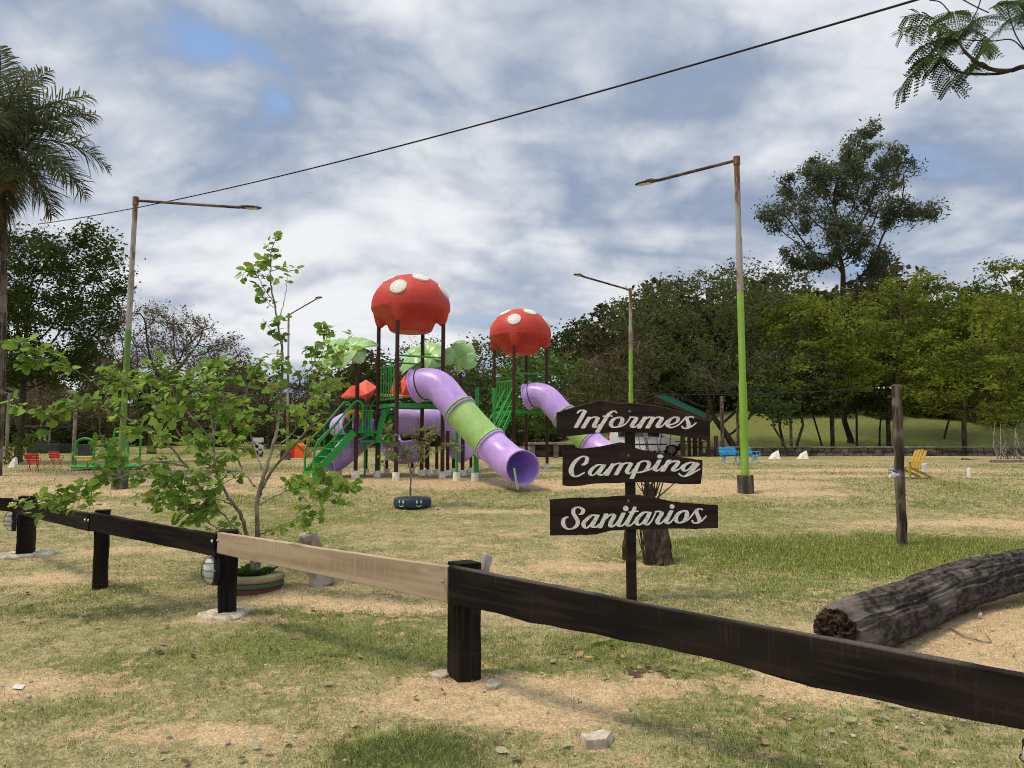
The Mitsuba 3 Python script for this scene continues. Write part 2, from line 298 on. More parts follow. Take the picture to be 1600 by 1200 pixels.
def masks(x, y):
    p = np.stack([x, y, 0 * x], -1)
    s = .31 + .55 * (meshkit.fbm(p * .55, 3, 5) - .5) + np.clip((y - 14) / 6, 0, 1) * .06
    g = .46 + .62 * (meshkit.fbm(p * .8 + 9, 3, 8) - .5)
    for c, rx, ry, a in SANDS: s = s + .52 * ell(x, y, c, rx, ry, a)
    for k, (c, rx, ry, a) in enumerate(GREENS):
        e = ell(x, y, c, rx, ry, a); g = g + (.50 if k < 4 else .10) * e; s = s - (.25 if k < 4 else .10) * e
    bank = np.clip((y - 41) / 4, 0, 1) * np.clip((x - 2) / 6, 0, 1)
    g = g + .95 * bank; s = s * (1 - bank)
    wood = np.clip((y - 26) / 10, 0, 1) * np.clip((3 - x) / 6, 0, 1); g = g + .3 * wood
    bank2 = np.clip((y - 34) / 2.5, 0, 1) * np.clip((39.5 - y) / 1, 0, 1) * np.clip((x - 15) / 6, 0, 1); s = s + .45 * bank2
    return np.clip(s, 0, 1), np.clip(g, 0, 1)
gv = np.stack([GXX, GYY, G(GXX, GYY)], -1)
pp = np.stack([GXX, GYY, 0 * GXX], -1); nearm = np.clip((14 - GYY) / 6, 0, 1)
gv[..., 2] += nearm * (.022 * (meshkit.fbm(pp * 5, 3, 31) - .5) + .012 * (meshkit.noise(pp * 17, 37) - .5))
ms, mg = masks(GXX, GYY)
ny_, nx_ = GXX.shape; ii, jj = np.meshgrid(np.arange(ny_ - 1), np.arange(nx_ - 1), indexing='ij')
gq = np.stack([ii * nx_ + jj, ii * nx_ + jj + 1, (ii + 1) * nx_ + jj + 1, (ii + 1) * nx_ + jj], -1).reshape(-1, 4)
struct('ground', mikit.ply((gv.reshape(-1, 3), gq), 'mat_ground', True, uv=np.stack([ms.ravel(), mg.ravel()], -1)))

# short mown grass: one blade each, straw to green
def blades(n, xs, ys, rs, length, width, seed, keep=None, lush=0.):
    r = np.random.default_rng(seed)
    x, y = xs(r, n), ys(r, n)
    s, g = masks(x, y); p = np.stack([x, y, 0 * x], -1)
    f1, f2 = meshkit.fbm(p * 3.1 + 3, 3, 71), meshkit.fbm(p * 11 + 5, 3, 77)
    sand = np.clip((s + (f1 - .5) * .7 + (f2 - .5) * 1.0 - .38) / .26, 0, 1); green = np.clip((g + (f1 - .5) * .5 + (f2 - .5) * .6 - .33) / .34, 0, 1)
    ok = r.random(n) > sand * .93
    if keep is not None: ok &= keep(x, y, r)
    x, y, green = x[ok], y[ok], green[ok]; n = len(x)
    z = G(x, y); p = np.stack([x, y, 0 * x], -1)
    z = z + np.clip((14 - y) / 6, 0, 1) * (.022 * (meshkit.fbm(p * 5, 3, 31) - .5) + .012 * (meshkit.noise(p * 17, 37) - .5)) - .003
    L = length * r.uniform(.5, 1.3, n) * (1 + .2 * green); a = r.uniform(0, 2 * np.pi, n); tilt = np.clip(r.normal(1.05 - .35 * green - lush * .3, .3, n), .1, 1.5)
    dirv = np.stack([np.cos(a) * np.sin(tilt), np.sin(a) * np.sin(tilt), np.cos(tilt)], -1); side = np.stack([-np.sin(a), np.cos(a), 0 * a], -1)
    b = np.stack([x, y, z], -1); w = width * r.uniform(.6, 1.3, n)[:, None]
    tip = b + dirv * L[:, None]; tip[:, 2] = np.maximum(tip[:, 2] - .25 * L * np.sin(tilt), z + .003)
    v = np.stack([b - side * w, b + side * w, tip], 1).reshape(-1, 3)
    straw = np.array([.53, .49, .30]); olive = np.array([.27, .27, .13]); grn = np.array([.125, .19, .055]); bright = np.array([.34, .46, .08])
    t = np.clip(green * .85 + r.normal(0, .22, n), 0, 1)[:, None]
    c = np.where(t < .5, straw + (olive - straw) * t * 2, olive + (grn - olive) * (t - .5) * 2)
    c = c + (bright - c) * lush * (r.random((n, 1)) * .9)
    c = np.where(r.random((n, 1)) < .30 * lush, np.array([[.58, .56, .20]]), c)
    c = np.clip(c * r.uniform(.50, 1.35, (n, 1)), 0, 1)
    return v, np.arange(3 * n).reshape(-1, 3), np.repeat(c, 3, 0)
def wedge(y0, y1, pw):
    yy = lambda r, n: y0 + (y1 - y0) * r.random(n) ** pw
    return yy
GR = []
def field(n, y0, y1, pw, length, width, seed):
    store = {}
    def ys(r, n): return store['y']
    def xs(r, n):
        store['y'] = y0 + (y1 - y0) * r.random(n) ** pw
        return (r.random(n) * 2 - 1) * (.72 * store['y'] + 1.2)
    GR.append(blades(n, xs, ys, None, length, width, seed))
field(400000, 2.6, 7.0, 1.15, .030, .0021, 101)
field(230000, 6.5, 13.5, 1.1, .040, .0032, 102)
field(120000, 13, 24, 1.0, .07, .006, 103)
def patch(n, c, rx, ry, length, width, seed, lush):
    xs = lambda r, n: c[0] + r.normal(size=n) * rx * .7; ys = lambda r, n: c[1] + r.normal(size=n) * ry * .7
    GR.append(blades(n, xs, ys, None, length, width, seed, lush=lush))
patch(42000, GP(1290, 868), 1.6, .9, .045, .0028, 111, 1.0); patch(16000, GP(1450, 852), 1.3, .5, .045, .0028, 112, .8); patch(12000, GP(1160, 855), 1.0, .5, .05, .0028, 113, .5)
patch(24000, GP(630, 1185), .46, .26, .026, .0018, 114, .25); patch(9000, GP(1000, 1010), .8, .4, .04, .002, 115, .5)
tr_ = np.random.default_rng(44)      # small weedy tufts
for k in range(150):
    y = 2.9 + 8.5 * tr_.random() ** 1.2; x = (tr_.random() * 2 - 1) * .7 * y; patch(int(tr_.integers(60, 220)), (x, y), tr_.uniform(.04, .14), tr_.uniform(.03, .10), .036, .0026, 2000 + k, tr_.uniform(.0, .7))
off = 0; vv, ff, cc = [], [], []
for v, f, c in GR: vv.append(v); ff.append(f + off); cc.append(c); off += len(v)
scene['grass'] = mikit.ply((np.vstack(vv), np.vstack(ff)), 'mat_grass', False, color=np.vstack(cc))
labels['grass'] = {'label': 'short dry and green grass growing in patches over the sandy lawn', 'category': 'grass', 'kind': 'stuff'}

# ------------------------------------------------------------------ the rail fence
fence = Thing('fence', 'low wooden rail fence of black stained planks, one plank left raw, running across the foreground', 'fence')
def plank(a, b, h, th, seed, ragged=0., hb=None):
    """A sawn plank from a to b (both the middle of its top edge); uv in metres along it and up it."""
    a, b = np.asarray(a, float), np.asarray(b, float); L = np.linalg.norm(b - a); x = (b - a) / L; hb = hb or h
    y = unit(np.cross([0, 0, 1.], x)); n = max(6, int(L / .04)); us = np.linspace(0, L, n)
    q = np.stack([us * 1.3, 0 * us + seed, 0 * us], -1)
    up = .018 * (meshkit.fbm(q * .9, 3, seed) - .5) + .004 * (meshkit.noise(q * 9, seed) - .5)
    lo = -(h + (hb - h) * us / L) + ragged * ((meshkit.fbm(q * 1.2, 3, seed + 9) - .5) * 2 + .25 * (meshkit.fbm(q * 7, 3, seed + 3) - .5))
    c = .004; V, UV = [], []
    for k in range(n):
        for (yy, top, e) in ((-th / 2, 0, -c), (-th / 2 + c, 0, 0), (th / 2 - c, 0, 0), (th / 2, 0, -c), (th / 2, 1, c), (th / 2 - c, 1, 0), (-th / 2 + c, 1, 0), (-th / 2, 1, c)):
            V.append(a + x * us[k] + y * yy + np.array([0, 0, (lo[k] if top else up[k]) + e])); UV.append((us[k] + seed, (lo[k] if top else up[k]) + yy * .2))
    F_ = []
    for k in range(n - 1):
        for j in range(8):
            i0, i1 = k * 8 + j, k * 8 + (j + 1) % 8; F_ += [[i0, i0 + 8, i1 + 8], [i0, i1 + 8, i1]]
    for j in range(1, 7): F_ += [[0, j, j + 1], [(n - 1) * 8, (n - 1) * 8 + j + 1, (n - 1) * 8 + j]]
    return np.array(V), np.array(F_), np.array(UV)
def post_mesh(w, h, ang, at, seed):
    n = 14; V, F_, UV = [], [], []; c = .008; hw = w / 2
    ring = [(-hw, -hw + c), (-hw + c, -hw), (hw - c, -hw), (hw, -hw + c), (hw, hw - c), (hw - c, hw), (-hw + c, hw), (-hw, hw - c)]; R = rotz(ang)
    for k in range(n):
        z = -.15 + (h + .15) * k / (n - 1)
        for (x, y) in ring:
            p = R @ np.array([x, y, z]); V.append(p + at + (meshkit.fbm(p * 5 + seed, 2, seed) - .5) * .012); UV.append((z + seed, x + y - 1))
    for k in range(n - 1):
        for j in range(8):
            i0, i1 = k * 8 + j, k * 8 + (j + 1) % 8; F_ += [[i0, i1, i1 + 8], [i0, i1 + 8, i0 + 8]]
    for j in range(1, 7): F_ += [[(n - 1) * 8, (n - 1) * 8 + j, (n - 1) * 8 + j + 1]]
    return np.array(V), np.array(F_), np.array(UV)
# posts: where each meets the ground, its width, turn and top row in the photograph
post_at = [(40, 862, .17, .35, 775, 9.2), (156, 918, .125, .35, 797, None), (354, 960, .145, .40, 828, None), (725, 1058, .165, .55, 878, None)]
FP = []
for k, (px, py, w, a, ty, D) in enumerate(post_at):
    g = GP(px, py) if D is None else np.array([*P(px, py, D)[:2], 0]); g[2] = gz(g[0], g[1])
    top = P(px, ty, g[1])[2]; FP.append((g, top, w))
    v, f, uv = post_mesh(w, top - g[2], a, g, 11 + k)
    fence.part('post', (v, f), 'mat_dark_wood', False, uv=uv)
last = np.array([2.05, 2.88, 0]); last[2] = gz(2.05, 2.88)
v, f, uv = post_mesh(.16, .70, .5, last, 29); fence.part('post', (v, f), 'mat_dark_wood', False, uv=uv)
DIR = unit(np.array([last[0] - FP[3][0][0], last[1] - FP[3][0][1], 0])); NRM = np.array([DIR[1], -DIR[0], 0])   # towards the camera
if NRM[1] > 0: NRM = -NRM
def rail_pt(px, py, post, out):
    D = post[1] + NRM[1] * out
    return P(px, py, D)
off_ = .165
def rp(px, py, k, extra=0.): return P(px, py, FP[k][0][1] - off_ + extra)
RAIL = [('mat_dark_wood', P(-60, 777, 9.0), P(19, 778, 9.05), .125, .155, .05, .006, 3), ('mat_dark_wood', P(21, 780, 9.05), rp(143, 802, 1), .150, .165, .05, .008, 4),
        ('mat_dark_wood', rp(145, 802, 1), rp(341, 834, 2), .165, .178, .055, .008, 5), ('mat_raw_wood', rp(344, 831, 2), rp(703, 886, 3), .172, .215, .05, .006, 6),
        ('mat_dark_wood', rp(706, 885, 3), last + np.array([0, 0, .64]) + NRM * .12, .228, .195, .055, .034, 7)]
for k, (m, a, b, h, hb, th, rag, seed) in enumerate(RAIL):
    v, f, uv = plank(a, b, h, th, seed, rag, hb)
    if m == 'mat_raw_wood': uv = uv - np.array([[seed, 0]])
    fence.part('rail', (v, f), m, False, label='unpainted weathered rail between two black ones' if m == 'mat_raw_wood' else None, uv=uv)
def bolt(at, n=NRM, r=.011):
    return cat([lathe([(0, .012), (r * .6, .011), (r, .005), (r, 0)], 10, at, n), lathe([(0, .003), (r * 1.5, .003), (r * 1.6, 0)], 12, at, n)])
for (px, py, D, dd) in [(697, 907, 0, -.031), (713, 909, 0, -.031), (337, 845, 0, 0), (346, 844, 0, 0)]:
    k = 3 if px > 600 else 2
    fence.part('bolt', bolt(rp(px, py, k, 0) + NRM * .030), 'mat_steel', 40)
for (px, py) in [(138, 812), (143, 813)]: fence.part('bolt', bolt(rp(px, py, 1) + NRM * .028), 'mat_steel', 40)
for (px, py) in [(17, 787), (21, 786)]: fence.part('bolt', bolt(P(px, py, 9.0) + NRM * .01), 'mat_steel', 40)
fence.part('backing_block', rough(cbox(.07, .05, .16, .01, P(757, 884, FP[3][0][1] + .12), rotz(.6) @ np.array([[.94, 0, .34], [0, 1, 0], [-.34, 0, .94]])), .02, 9, 3, .03), 'mat_grey_wood', label='grey weathered wood offcut sticking out behind the post')
# poured footings round the posts
def slab(cx, cy, rx, ry, h, seed, mat='mat_concrete'):
    th = np.linspace(0, 2 * np.pi, 40, endpoint=False); r = np.random.default_rng(seed)
    rr = 1 + .18 * np.sin(2 * th + r.uniform(0, 6)) + .10 * np.sin(3 * th + r.uniform(0, 6)) + .07 * np.sin(7 * th + r.uniform(0, 6))
    V = []
    for s, z in ((1.06, -.08), (1.0, h * .3), (.94, h * .85), (.75, h), (.35, h * 1.05)):
        x, y = cx + rx * rr * s * np.cos(th), cy + ry * rr * s * np.sin(th); V.append(np.stack([x, y, G(x, y) + z + .008 * meshkit.noise(np.stack([x, y, 0 * x], -1) * 22, seed)], -1))
    V = np.vstack(V + [[[cx, cy, gz(cx, cy) + h * 1.05]]]); F_ = []
    for k in range(4):
        for j in range(40): a, b = k * 40 + j, k * 40 + (j + 1) % 40; F_ += [[a, b, b + 40], [a, b + 40, a + 40]]
    for j in range(40): F_.append([160 + j, 160 + (j + 1) % 40, 200])
    return trimesh.Trimesh(V, np.array(F_), process=False)
fence.part('footing', slab(FP[0][0][0] - .05, FP[0][0][1] - .02, .33, .24, .035, 3), 'mat_stone', 40, label='pale broken concrete footing')
fence.part('footing', slab(FP[2][0][0] + .0, FP[2][0][1] - .01, .24, .17, .025, 5), 'mat_stone', 40, label='pale concrete footing')

# bulkhead lamps on the posts
def bulkhead(at, axis, label, k, sc=1.0):
    t = Thing('bulkhead_lamp', label, 'lamp'); z = unit(axis); y = np.array([0, 0, 1.]); x = np.cross(y, z); R = np.stack([x, y, z], 1)
    def put(m): return trimesh.Trimesh((np.array(m.vertices) * sc) @ R.T + at, m.faces, process=False)
    def ov(prof, n=32):
        m = lathe(prof, n); v = np.array(m.vertices); v[:, 0] *= .72; v[:, 1] *= 1.0; return trimesh.Trimesh(v, m.faces, process=False)
    t.part('body', put(ov([(0, 0), (.120, 0), (.128, .012), (.126, .040), (.110, .046)])), 'mat_black', 40)
    t.part('glass', put(ov([(.104, .040), (.103, .052), (.092, .078), (.066, .098), (.034, .108), (0, .110)])), 'mat_frosted', True)
    th = np.linspace(0, np.pi, 14)
    for dy in (-.055, 0., .055):
        w = .72 * math.sqrt(max(.118 ** 2 - dy ** 2, 0)); t.part('guard_wire', put(tube(np.stack([w * np.cos(th), 0 * th + dy, .040 + (.082 - .25 * abs(dy)) * np.sin(th)], -1), .0028, 5)), 'mat_black', True)
    t.part('guard_wire', put(tube(np.stack([0 * th, .118 * np.cos(th), .040 + .086 * np.sin(th)], -1), .0028, 5)), 'mat_black', True)
    t.part('clip', put(cbox(.02, .012, .02, .003, (.088, 0, .045))), 'mat_steel')
    return t
LEFT = unit(np.array([-.86, -.5, 0]))
g, top, w = FP[2]; bulkhead(P(341, 889, g[1] - .06) , LEFT, 'oval caged lamp on the fence post under the joint of the black and raw planks', 0, 1.05)
g, top, w = FP[0]; bulkhead(P(26, 813, 9.15), LEFT, 'oval caged lamp on the leftmost fence post above a broken concrete slab', 1, 1.0)
bulkhead(last + np.array([-.128, -.07, .375 - last[2]]), unit(np.array([-.9, -.42, 0])), 'black lamp cut off by the lower right corner below the black plank', 2, 1.0)

# brush strokes of the lettering: (x, y, nib width) on each board
# strokes: (x, y, nib width) in the tracing panels
A=(890,630,110/1600.);B=(990,630,110/1600.);C=(880,700,110/1600.);D=(990,700,110/1600.);E=(870,780,120/1600.);F=(990,780,120/1600.)
WORDS = {
'informes': [
 (A,[(178,228,36),(195,195,52),(245,165,50),(310,163,60),(350,180,70)]),
 (A,[(345,185,105),(255,345,110),(140,548,100)]),
 (A,[(445,325,105),(300,558,105)]),
 (A,[(350,470,30),(440,370,40),(540,318,50),(610,325,100),(632,355,105),(580,450,105),(548,515,105),(560,550,70),(610,540,35),(665,490,30)]),
 (A,[(1060,215,45),(1030,188,45),(965,190,70),(900,235,95),(840,310,98),(750,455,100),(625,655,105)]),
 (A,[(760,298,34),(965,293,34)]),
 (A,[(1115,322,70),(1020,345,85),(950,420,100),(935,495,100),(990,550,70),(1100,530,60),(1170,455,95),(1198,380,95),(1165,325,80),(1115,322,70)]),
 (A,[(1090,545,40),(1200,508,40),(1280,460,34),(1340,380,34),(1380,320,34)]),
 (A,[(1370,318,40),(1440,318,60),(1497,330,100),(1500,365,110),(1440,460,110),(1408,515,105),(1430,550,70),(1500,530,40),(1570,470,32),(1620,400,32)]),
 (B,[(255,320,105),(120,560,105)]),
 (B,[(160,470,30),(250,380,40),(340,322,50),(415,325,90),(430,350,105),(310,560,105)]),
 (B,[(340,480,30),(430,385,40),(520,325,50),(595,322,100),(635,352,105),(570,460,105),(535,515,105),(560,550,70),(640,520,35),(700,460,35),(760,395,50)]),
 (B,[(815,490,40),(900,470,40),(980,420,60),(1005,360,95),(985,325,80),(920,320,60),(830,365,85),(770,440,100),(762,505,105),(815,550,60),(900,545,35),(1000,500,36),(1080,430,36),(1150,350,40),(1190,315,40)]),
 (B,[(1350,330,38),(1320,312,40),(1250,315,60),(1205,345,85),(1215,400,90),(1245,480,100),(1235,545,85),(1180,575,45),(1110,560,40),(1095,525,42)]),
 (B,[(1230,570,40),(1330,515,36),(1410,450,34)])],
'camping': [
 (C,[(450,380,80),(515,335,100),(540,255,98),(520,205,85),(450,190,60),(360,225,75),(250,330,105),(185,455,118),(183,560,118),(220,625,85),(280,648,50),(380,615,42),(475,555,36)]),
 (C,[(900,383,60),(840,380,60),(765,388,75),(660,465,95),(602,545,98),(610,595,85),(650,622,50),(720,590,35),(790,510,35),(880,400,40)]),
 (C,[(925,388,100),(812,555,100),(815,600,85),(860,615,50),(920,580,35),(1000,480,30)]),
 (C,[(1130,362,110),(980,615,110)]),
 (C,[(1040,500,30),(1140,400,40),(1230,350,50),(1305,352,90),(1322,380,105),(1195,600,105)]),
 (C,[(1230,500,30),(1320,400,40),(1420,340,50),(1495,338,95),(1532,368,105),(1475,460,105),(1442,530,105),(1465,580,60),(1530,560,35),(1600,480,30)]),
 (D,[(120,340,70),(65,440,105),(-45,685,105)]),
 (D,[(110,345,40),(170,310,60),(260,292,70),(330,315,95),(345,372,95),(310,450,90),(240,520,65),(150,552,50),(80,556,40)]),
 (D,[(240,530,40),(380,478,36),(450,420,32),(520,340,32)]),
 (D,[(580,278,100),(480,465,105),(480,500,95),(530,515,50),(600,470,35),(660,400,30)]),
 (D,[(805,280,110),(650,520,115)]),
 (D,[(720,430,30),(820,340,40),(920,295,50),(980,298,98),(1000,335,108),(930,430,108),(885,490,105),(910,520,70),(1000,490,36),(1060,450,36),(1100,400,50)]),
 (D,[(1440,350,60),(1370,335,60),(1270,330,75),(1155,385,95),(1112,460,98),(1125,505,85),(1170,520,50),(1260,470,40),(1350,370,50),(1400,350,50)]),
 (D,[(1450,365,100),(1370,450,105),(1255,575,100),(1180,635,60),(1120,642,42),(1050,610,42),(1022,578,45)]),
 (D,[(1190,638,40),(1300,590,42),(1400,530,40),(1495,480,32)]),
 ('dot',D,598,190,68,48)],
'sanitarios': [
 (E,[(215,372,60),(150,402,80),(127,470,92),(142,545,92),(200,605,62),(280,620,42),(380,580,75),(435,500,90),(420,420,95),(362,330,92),(337,270,88),(350,205,82),(400,172,60),(470,168,60),(533,205,90),(545,255,88),(510,305,70),(470,308,45)]),
 (E,[(830,332,60),(780,330,60),(715,338,75),(620,415,90),(560,490,98),(560,555,92),(600,595,55),(660,570,35),(740,470,35),(810,350,40)]),
 (E,[(845,335,95),(745,535,95),(757,578,85),(820,572,45),(890,510,30)]),
 (E,[(1025,310,95),(895,585,95)]),
 (E,[(960,470,30),(1050,370,40),(1130,312,50),(1178,320,88),(1188,355,98),(1125,470,98),(1108,535,98),(1130,570,70),(1200,540,35),(1270,450,30)]),
 (E,[(1385,292,95),(1285,495,95),(1288,550,85),(1340,555,50),(1400,510,35),(1460,430,30)]),
 (E,[(1622,168,80),(1570,280,92),(1465,475,98),(1455,525,95),(1490,552,50),(1560,520,35),(1620,450,30)]),
 (E,[(1500,268,34),(1685,246,34)]),
 (F,[(320,275,60),(270,270,60),(205,275,75),(110,355,92),(55,440,98),(52,495,92),(90,535,55),(160,505,35),(240,400,35),(310,290,40)]),
 (F,[(335,275,92),(240,465,96),(243,512,85),(290,525,50),(360,460,36),(420,350,34),(460,265,34)]),
 (F,[(452,254,36),(530,252,55),(577,275,88),(568,320,98),(502,420,98),(490,485,95),(520,515,55),(600,470,36),(670,380,32)]),
 (F,[(780,243,92),(680,435,96),(682,490,90),(730,498,50),(800,440,36),(860,360,40)]),
 (F,[(1045,235,70),(950,275,85),(885,350,96),(872,425,96),(920,485,65),(1020,468,62),(1088,390,95),(1105,295,92),(1085,243,75),(1045,235,70)]),
 (F,[(1020,475,40),(1120,430,36),(1200,340,34),(1290,225,40)]),
 (F,[(1420,215,40),(1390,198,42),(1325,210,62),(1298,250,85),(1330,340,92),(1362,415,98),(1345,475,65),(1290,497,42),(1230,480,40),(1215,442,42)]),
 (F,[(1330,492,40),(1420,440,36),(1505,350,32)]),
 ('dot',E,1430,190,56,56),('dot',F,795,152,50,50)],
}
# ------------------------------------------------------------------ the signpost
SD = 7.02
sign = Thing('signpost', 'dark wooden signpost with three wavy name boards lettered in white script', 'sign')
def px2(x, y): q = P(x, y, SD); return q[0], q[2]
sb = GP(980, 930)
v0 = np.array([sb[0], SD + .055, gz(sb[0], SD) - .1])
sign.part('post', cbox(.088, .07, P(982, 634, SD)[2] - v0[2], .006, (v0[0] + .003, v0[1], (v0[2] + P(982, 634, SD)[2]) / 2)), 'mat_sign_wood')
BO = (840, 600, .25)
B1 = [(118, 182), (220, 150), (330, 122), (385, 103), (440, 110), (500, 124), (560, 121), (640, 127), (730, 139), (800, 150), (860, 168), (930, 192), (1000, 213), (1071, 236), (1069, 355), (1000, 342), (900, 326), (800, 312), (640, 303), (500, 300), (380, 308), (250, 320), (118, 334)]
B2 = [(158, 390), (168, 400), (240, 398), (300, 403), (340, 396), (420, 385), (480, 371), (515, 364), (550, 371), (600, 394), (640, 409), (760, 430), (860, 452), (960, 466), (985, 471), (1029, 474), (1026, 560), (1018, 623), (960, 627), (850, 622), (760, 613), (640, 612), (500, 618), (350, 622), (280, 634), (200, 639), (155, 633)]
B3 = [(78, 722), (160, 716), (230, 711), (400, 708), (520, 699), (580, 692), (640, 695), (720, 708), (850, 735), (950, 745), (1125, 757), (1125, 899), (980, 905), (850, 902), (720, 905), (560, 910), (460, 916), (360, 940), (200, 945), (78, 945)]
def closed_outline(pts, seed):
    out = []
    for k in range(len(pts)):
        a, b = np.array(pts[k], float), np.array(pts[(k + 1) % len(pts)], float); L = np.linalg.norm(b - a); n = max(1, int(L / 16))
        for j in range(n):
            q = a + (b - a) * j / n; vert = abs((b - a)[0]) < abs((b - a)[1])
            if not vert: q = q + np.array([0, 5.0 * (meshkit.fbm(np.array([q[0] * .03, q[1] * .005, seed]), 3, seed) - .5)])
            out.append(px2(BO[0] + q[0] * BO[2], BO[1] + q[1] * BO[2]))
    return Polygon(out).buffer(0)
def extr(poly, y0, y1):
    m = trimesh.creation.extrude_polygon(poly, y1 - y0, engine='earcut'); v = np.array(m.vertices)
    return trimesh.Trimesh(np.stack([v[:, 0], y1 - v[:, 2], v[:, 1]], -1), m.faces, process=False)
def word(w):
    sh = []
    for it in WORDS[w]:
        if it[0] == 'dot':
            _, (ox, oy, s), x, y, a, b = it
            sh.append(affinity.translate(affinity.scale(Point(0, 0).buffer(1), a * s, b * s), ox + x * s, oy + y * s)); continue
        (ox, oy, s), pts = it; q = spline(pts)
        def nib(p):
            x, y, ww = ox + p[0] * s, oy + p[1] * s, p[2] * s * .95
            h = max(ww / 2 - .8, .2); t = 1.0
            return [(x + sx * h + ux, y + uy) for sx in (-1, 1) for ux, uy in ((-.75, 0), (.75, 0), (0, -t), (0, t), (-.5, -.7), (.5, .7), (-.5, .7), (.5, -.7))]
        for a, b in zip(q[:-1], q[1:]): sh.append(MultiPoint(nib(a) + nib(b)).convex_hull)
    return unary_union(sh).simplify(.12)
for (outline, w, lab, seed) in ((B1, 'informes', 'topmost board reading Informes', 3), (B2, 'camping', 'middle board reading Camping', 5), (B3, 'sanitarios', 'lowest board reading Sanitarios', 7)):
    po = closed_outline(outline, seed); bk = sign.part('board', extr(po, SD - .013, SD + .017), 'mat_sign_wood', label=lab)
    rim = po.buffer(.0015).difference(po.buffer(-.020))
    top = Polygon([(po.bounds[0] - 1, po.centroid.y), (po.bounds[2] + 1, po.centroid.y), (po.bounds[2] + 1, po.bounds[3] + 1), (po.bounds[0] - 1, po.bounds[3] + 1)])
    if w == 'informes':
        rt = rim.intersection(top); rt = unary_union([g for g in getattr(rt, 'geoms', [rt])])
        sign.part('bark_edge', cat([extr(affinity.translate(g, 0, .005), SD - .004, SD + .021) for g in getattr(rt, 'geoms', [rt])]), 'mat_sign_edge', parent=bk)
    g = word(w); polys = []
    for q in getattr(g, 'geoms', [g]):
        f = lambda cs: [px2(x, y) for x, y in cs]
        polys.append(Polygon(f(q.exterior.coords), [f(h.coords) for h in q.interiors]).buffer(0))
    sign.part('lettering', cat([extr(h, SD - .0175, SD - .0125) for q in polys for h in getattr(q, 'geoms', [q])]), 'mat_letter', parent=bk)
for px, py in ((984, 643), (982, 712), (982, 783)): sign.part('bolt', bolt(P(px, py, SD - .013), np.array([0, -1., 0]), .009), 'mat_rivet', 40)

# ------------------------------------------------------------------ the log
def log_mesh():
    ax = spline([(2.22, 5.37, .20), (3.0, 5.95, .22), (3.9, 6.62, .27), (4.75, 7.2, .30), (5.6, 7.75, .30), (6.4, 8.25, .29)], 40)
    ax = np.array([np.interp(np.linspace(0, 1, 260), np.linspace(0, 1, len(ax)), ax[:, k]) for k in range(3)]).T
    ax[:, 2] += G(ax[:, 0], ax[:, 1]) - .02 - .10 * np.exp(-((ax[:, 0] - 4.6) / 1.3) ** 2 - ((ax[:, 1] - 6.0) / .7) ** 2) * .9
    n, s = len(ax), 150; t, A, B = frames(ax); th = np.arange(s) * 2 * np.pi / s; u = np.linspace(0, 5.0, n)
    U, TH = np.meshgrid(u, th, indexing='ij'); cyl = np.stack([np.cos(TH) * 1.0, np.sin(TH) * 1.0, U], -1)
    warp = meshkit.fbm(cyl * np.array([1.2, 1.2, 1.6]) + 4, 3, 3) - .5
    q = np.stack([np.cos(TH + warp * .5) * 5.5, np.sin(TH + warp * .5) * 5.5, U * 1.15 + warp * 1.2], -1)
    ridge = 1 - np.abs(2 * meshkit.fbm(q, 3, 12) - 1) * 2.2
    q2 = np.stack([np.cos(TH + warp * .6) * 11, np.sin(TH + warp * .6) * 11, U * 2.6], -1); ridge2 = 1 - np.abs(2 * meshkit.noise(q2, 15) - 1) * 1.6
    r = .176 * (1 + .06 * np.sin(u * 1.3 + 1))[:, None] * (1 + .16 * (meshkit.fbm(cyl * .9, 2, 8) - .5)) + .027 * ridge + .012 * ridge2 - .015
    r = np.where(U < .12, r * (1 - .10 * (1 - U / .12) ** 2), r)
    v = ax[:, None] + r[..., None] * (np.cos(TH)[..., None] * A[:, None] + np.sin(TH)[..., None] * B[:, None])
    # cut end: slanted, with radial checks
    v[..., :] = v
    i, j = np.meshgrid(np.arange(n - 1), np.arange(s), indexing='ij'); qd = np.stack([i * s + j, i * s + (j + 1) % s, (i + 1) * s + (j + 1) % s, (i + 1) * s + j], -1).reshape(-1, 4)
    skin = trimesh.Trimesh(v.reshape(-1, 3), np.vstack([qd[:, [0, 1, 2]], qd[:, [0, 2, 3]]]), process=False)
    V, F_, m = [v[0]], [], 22
    for k in range(1, m):          # the cut end: broken, pitted wood
        fr = 1 - k / m; xy = np.stack([np.cos(th) * fr, np.sin(th) * fr, 0 * th], -1)
        dep = .035 * meshkit.fbm(xy * 3.2, 4, 22) - .035 * np.clip(1 - 9 * np.abs(meshkit.noise(xy * np.array([2.2, 5, 1]) + 3, 41) - .5), 0, 1) - .02 * np.clip(1 - 8 * np.abs(meshkit.noise(xy * 4.1 + 8, 43) - .5), 0, 1)
        V.append(ax[0] + (v[0] - ax[0]) * fr + t[0] * ((dep - .012) * min(1, k / 3))[:, None])
        p0, p1 = (k - 1) * s, k * s; jj = np.arange(s); F_ += [np.stack([p0 + jj, p1 + jj, p1 + (jj + 1) % s], 1), np.stack([p0 + jj, p1 + (jj + 1) % s, p0 + (jj + 1) % s], 1)]
    return skin, trimesh.Trimesh(np.vstack(V), np.vstack(F_), process=False)
lg = Thing('log', 'thick felled tree trunk with deeply furrowed grey bark lying on the sand at the right', 'log'); lm1, lm2 = log_mesh()
lg.part('bark', lm1, 'mat_log', 60); lg.part('cut_end', lm2, 'mat_log_end', 60, label='dark broken cut end of the trunk')

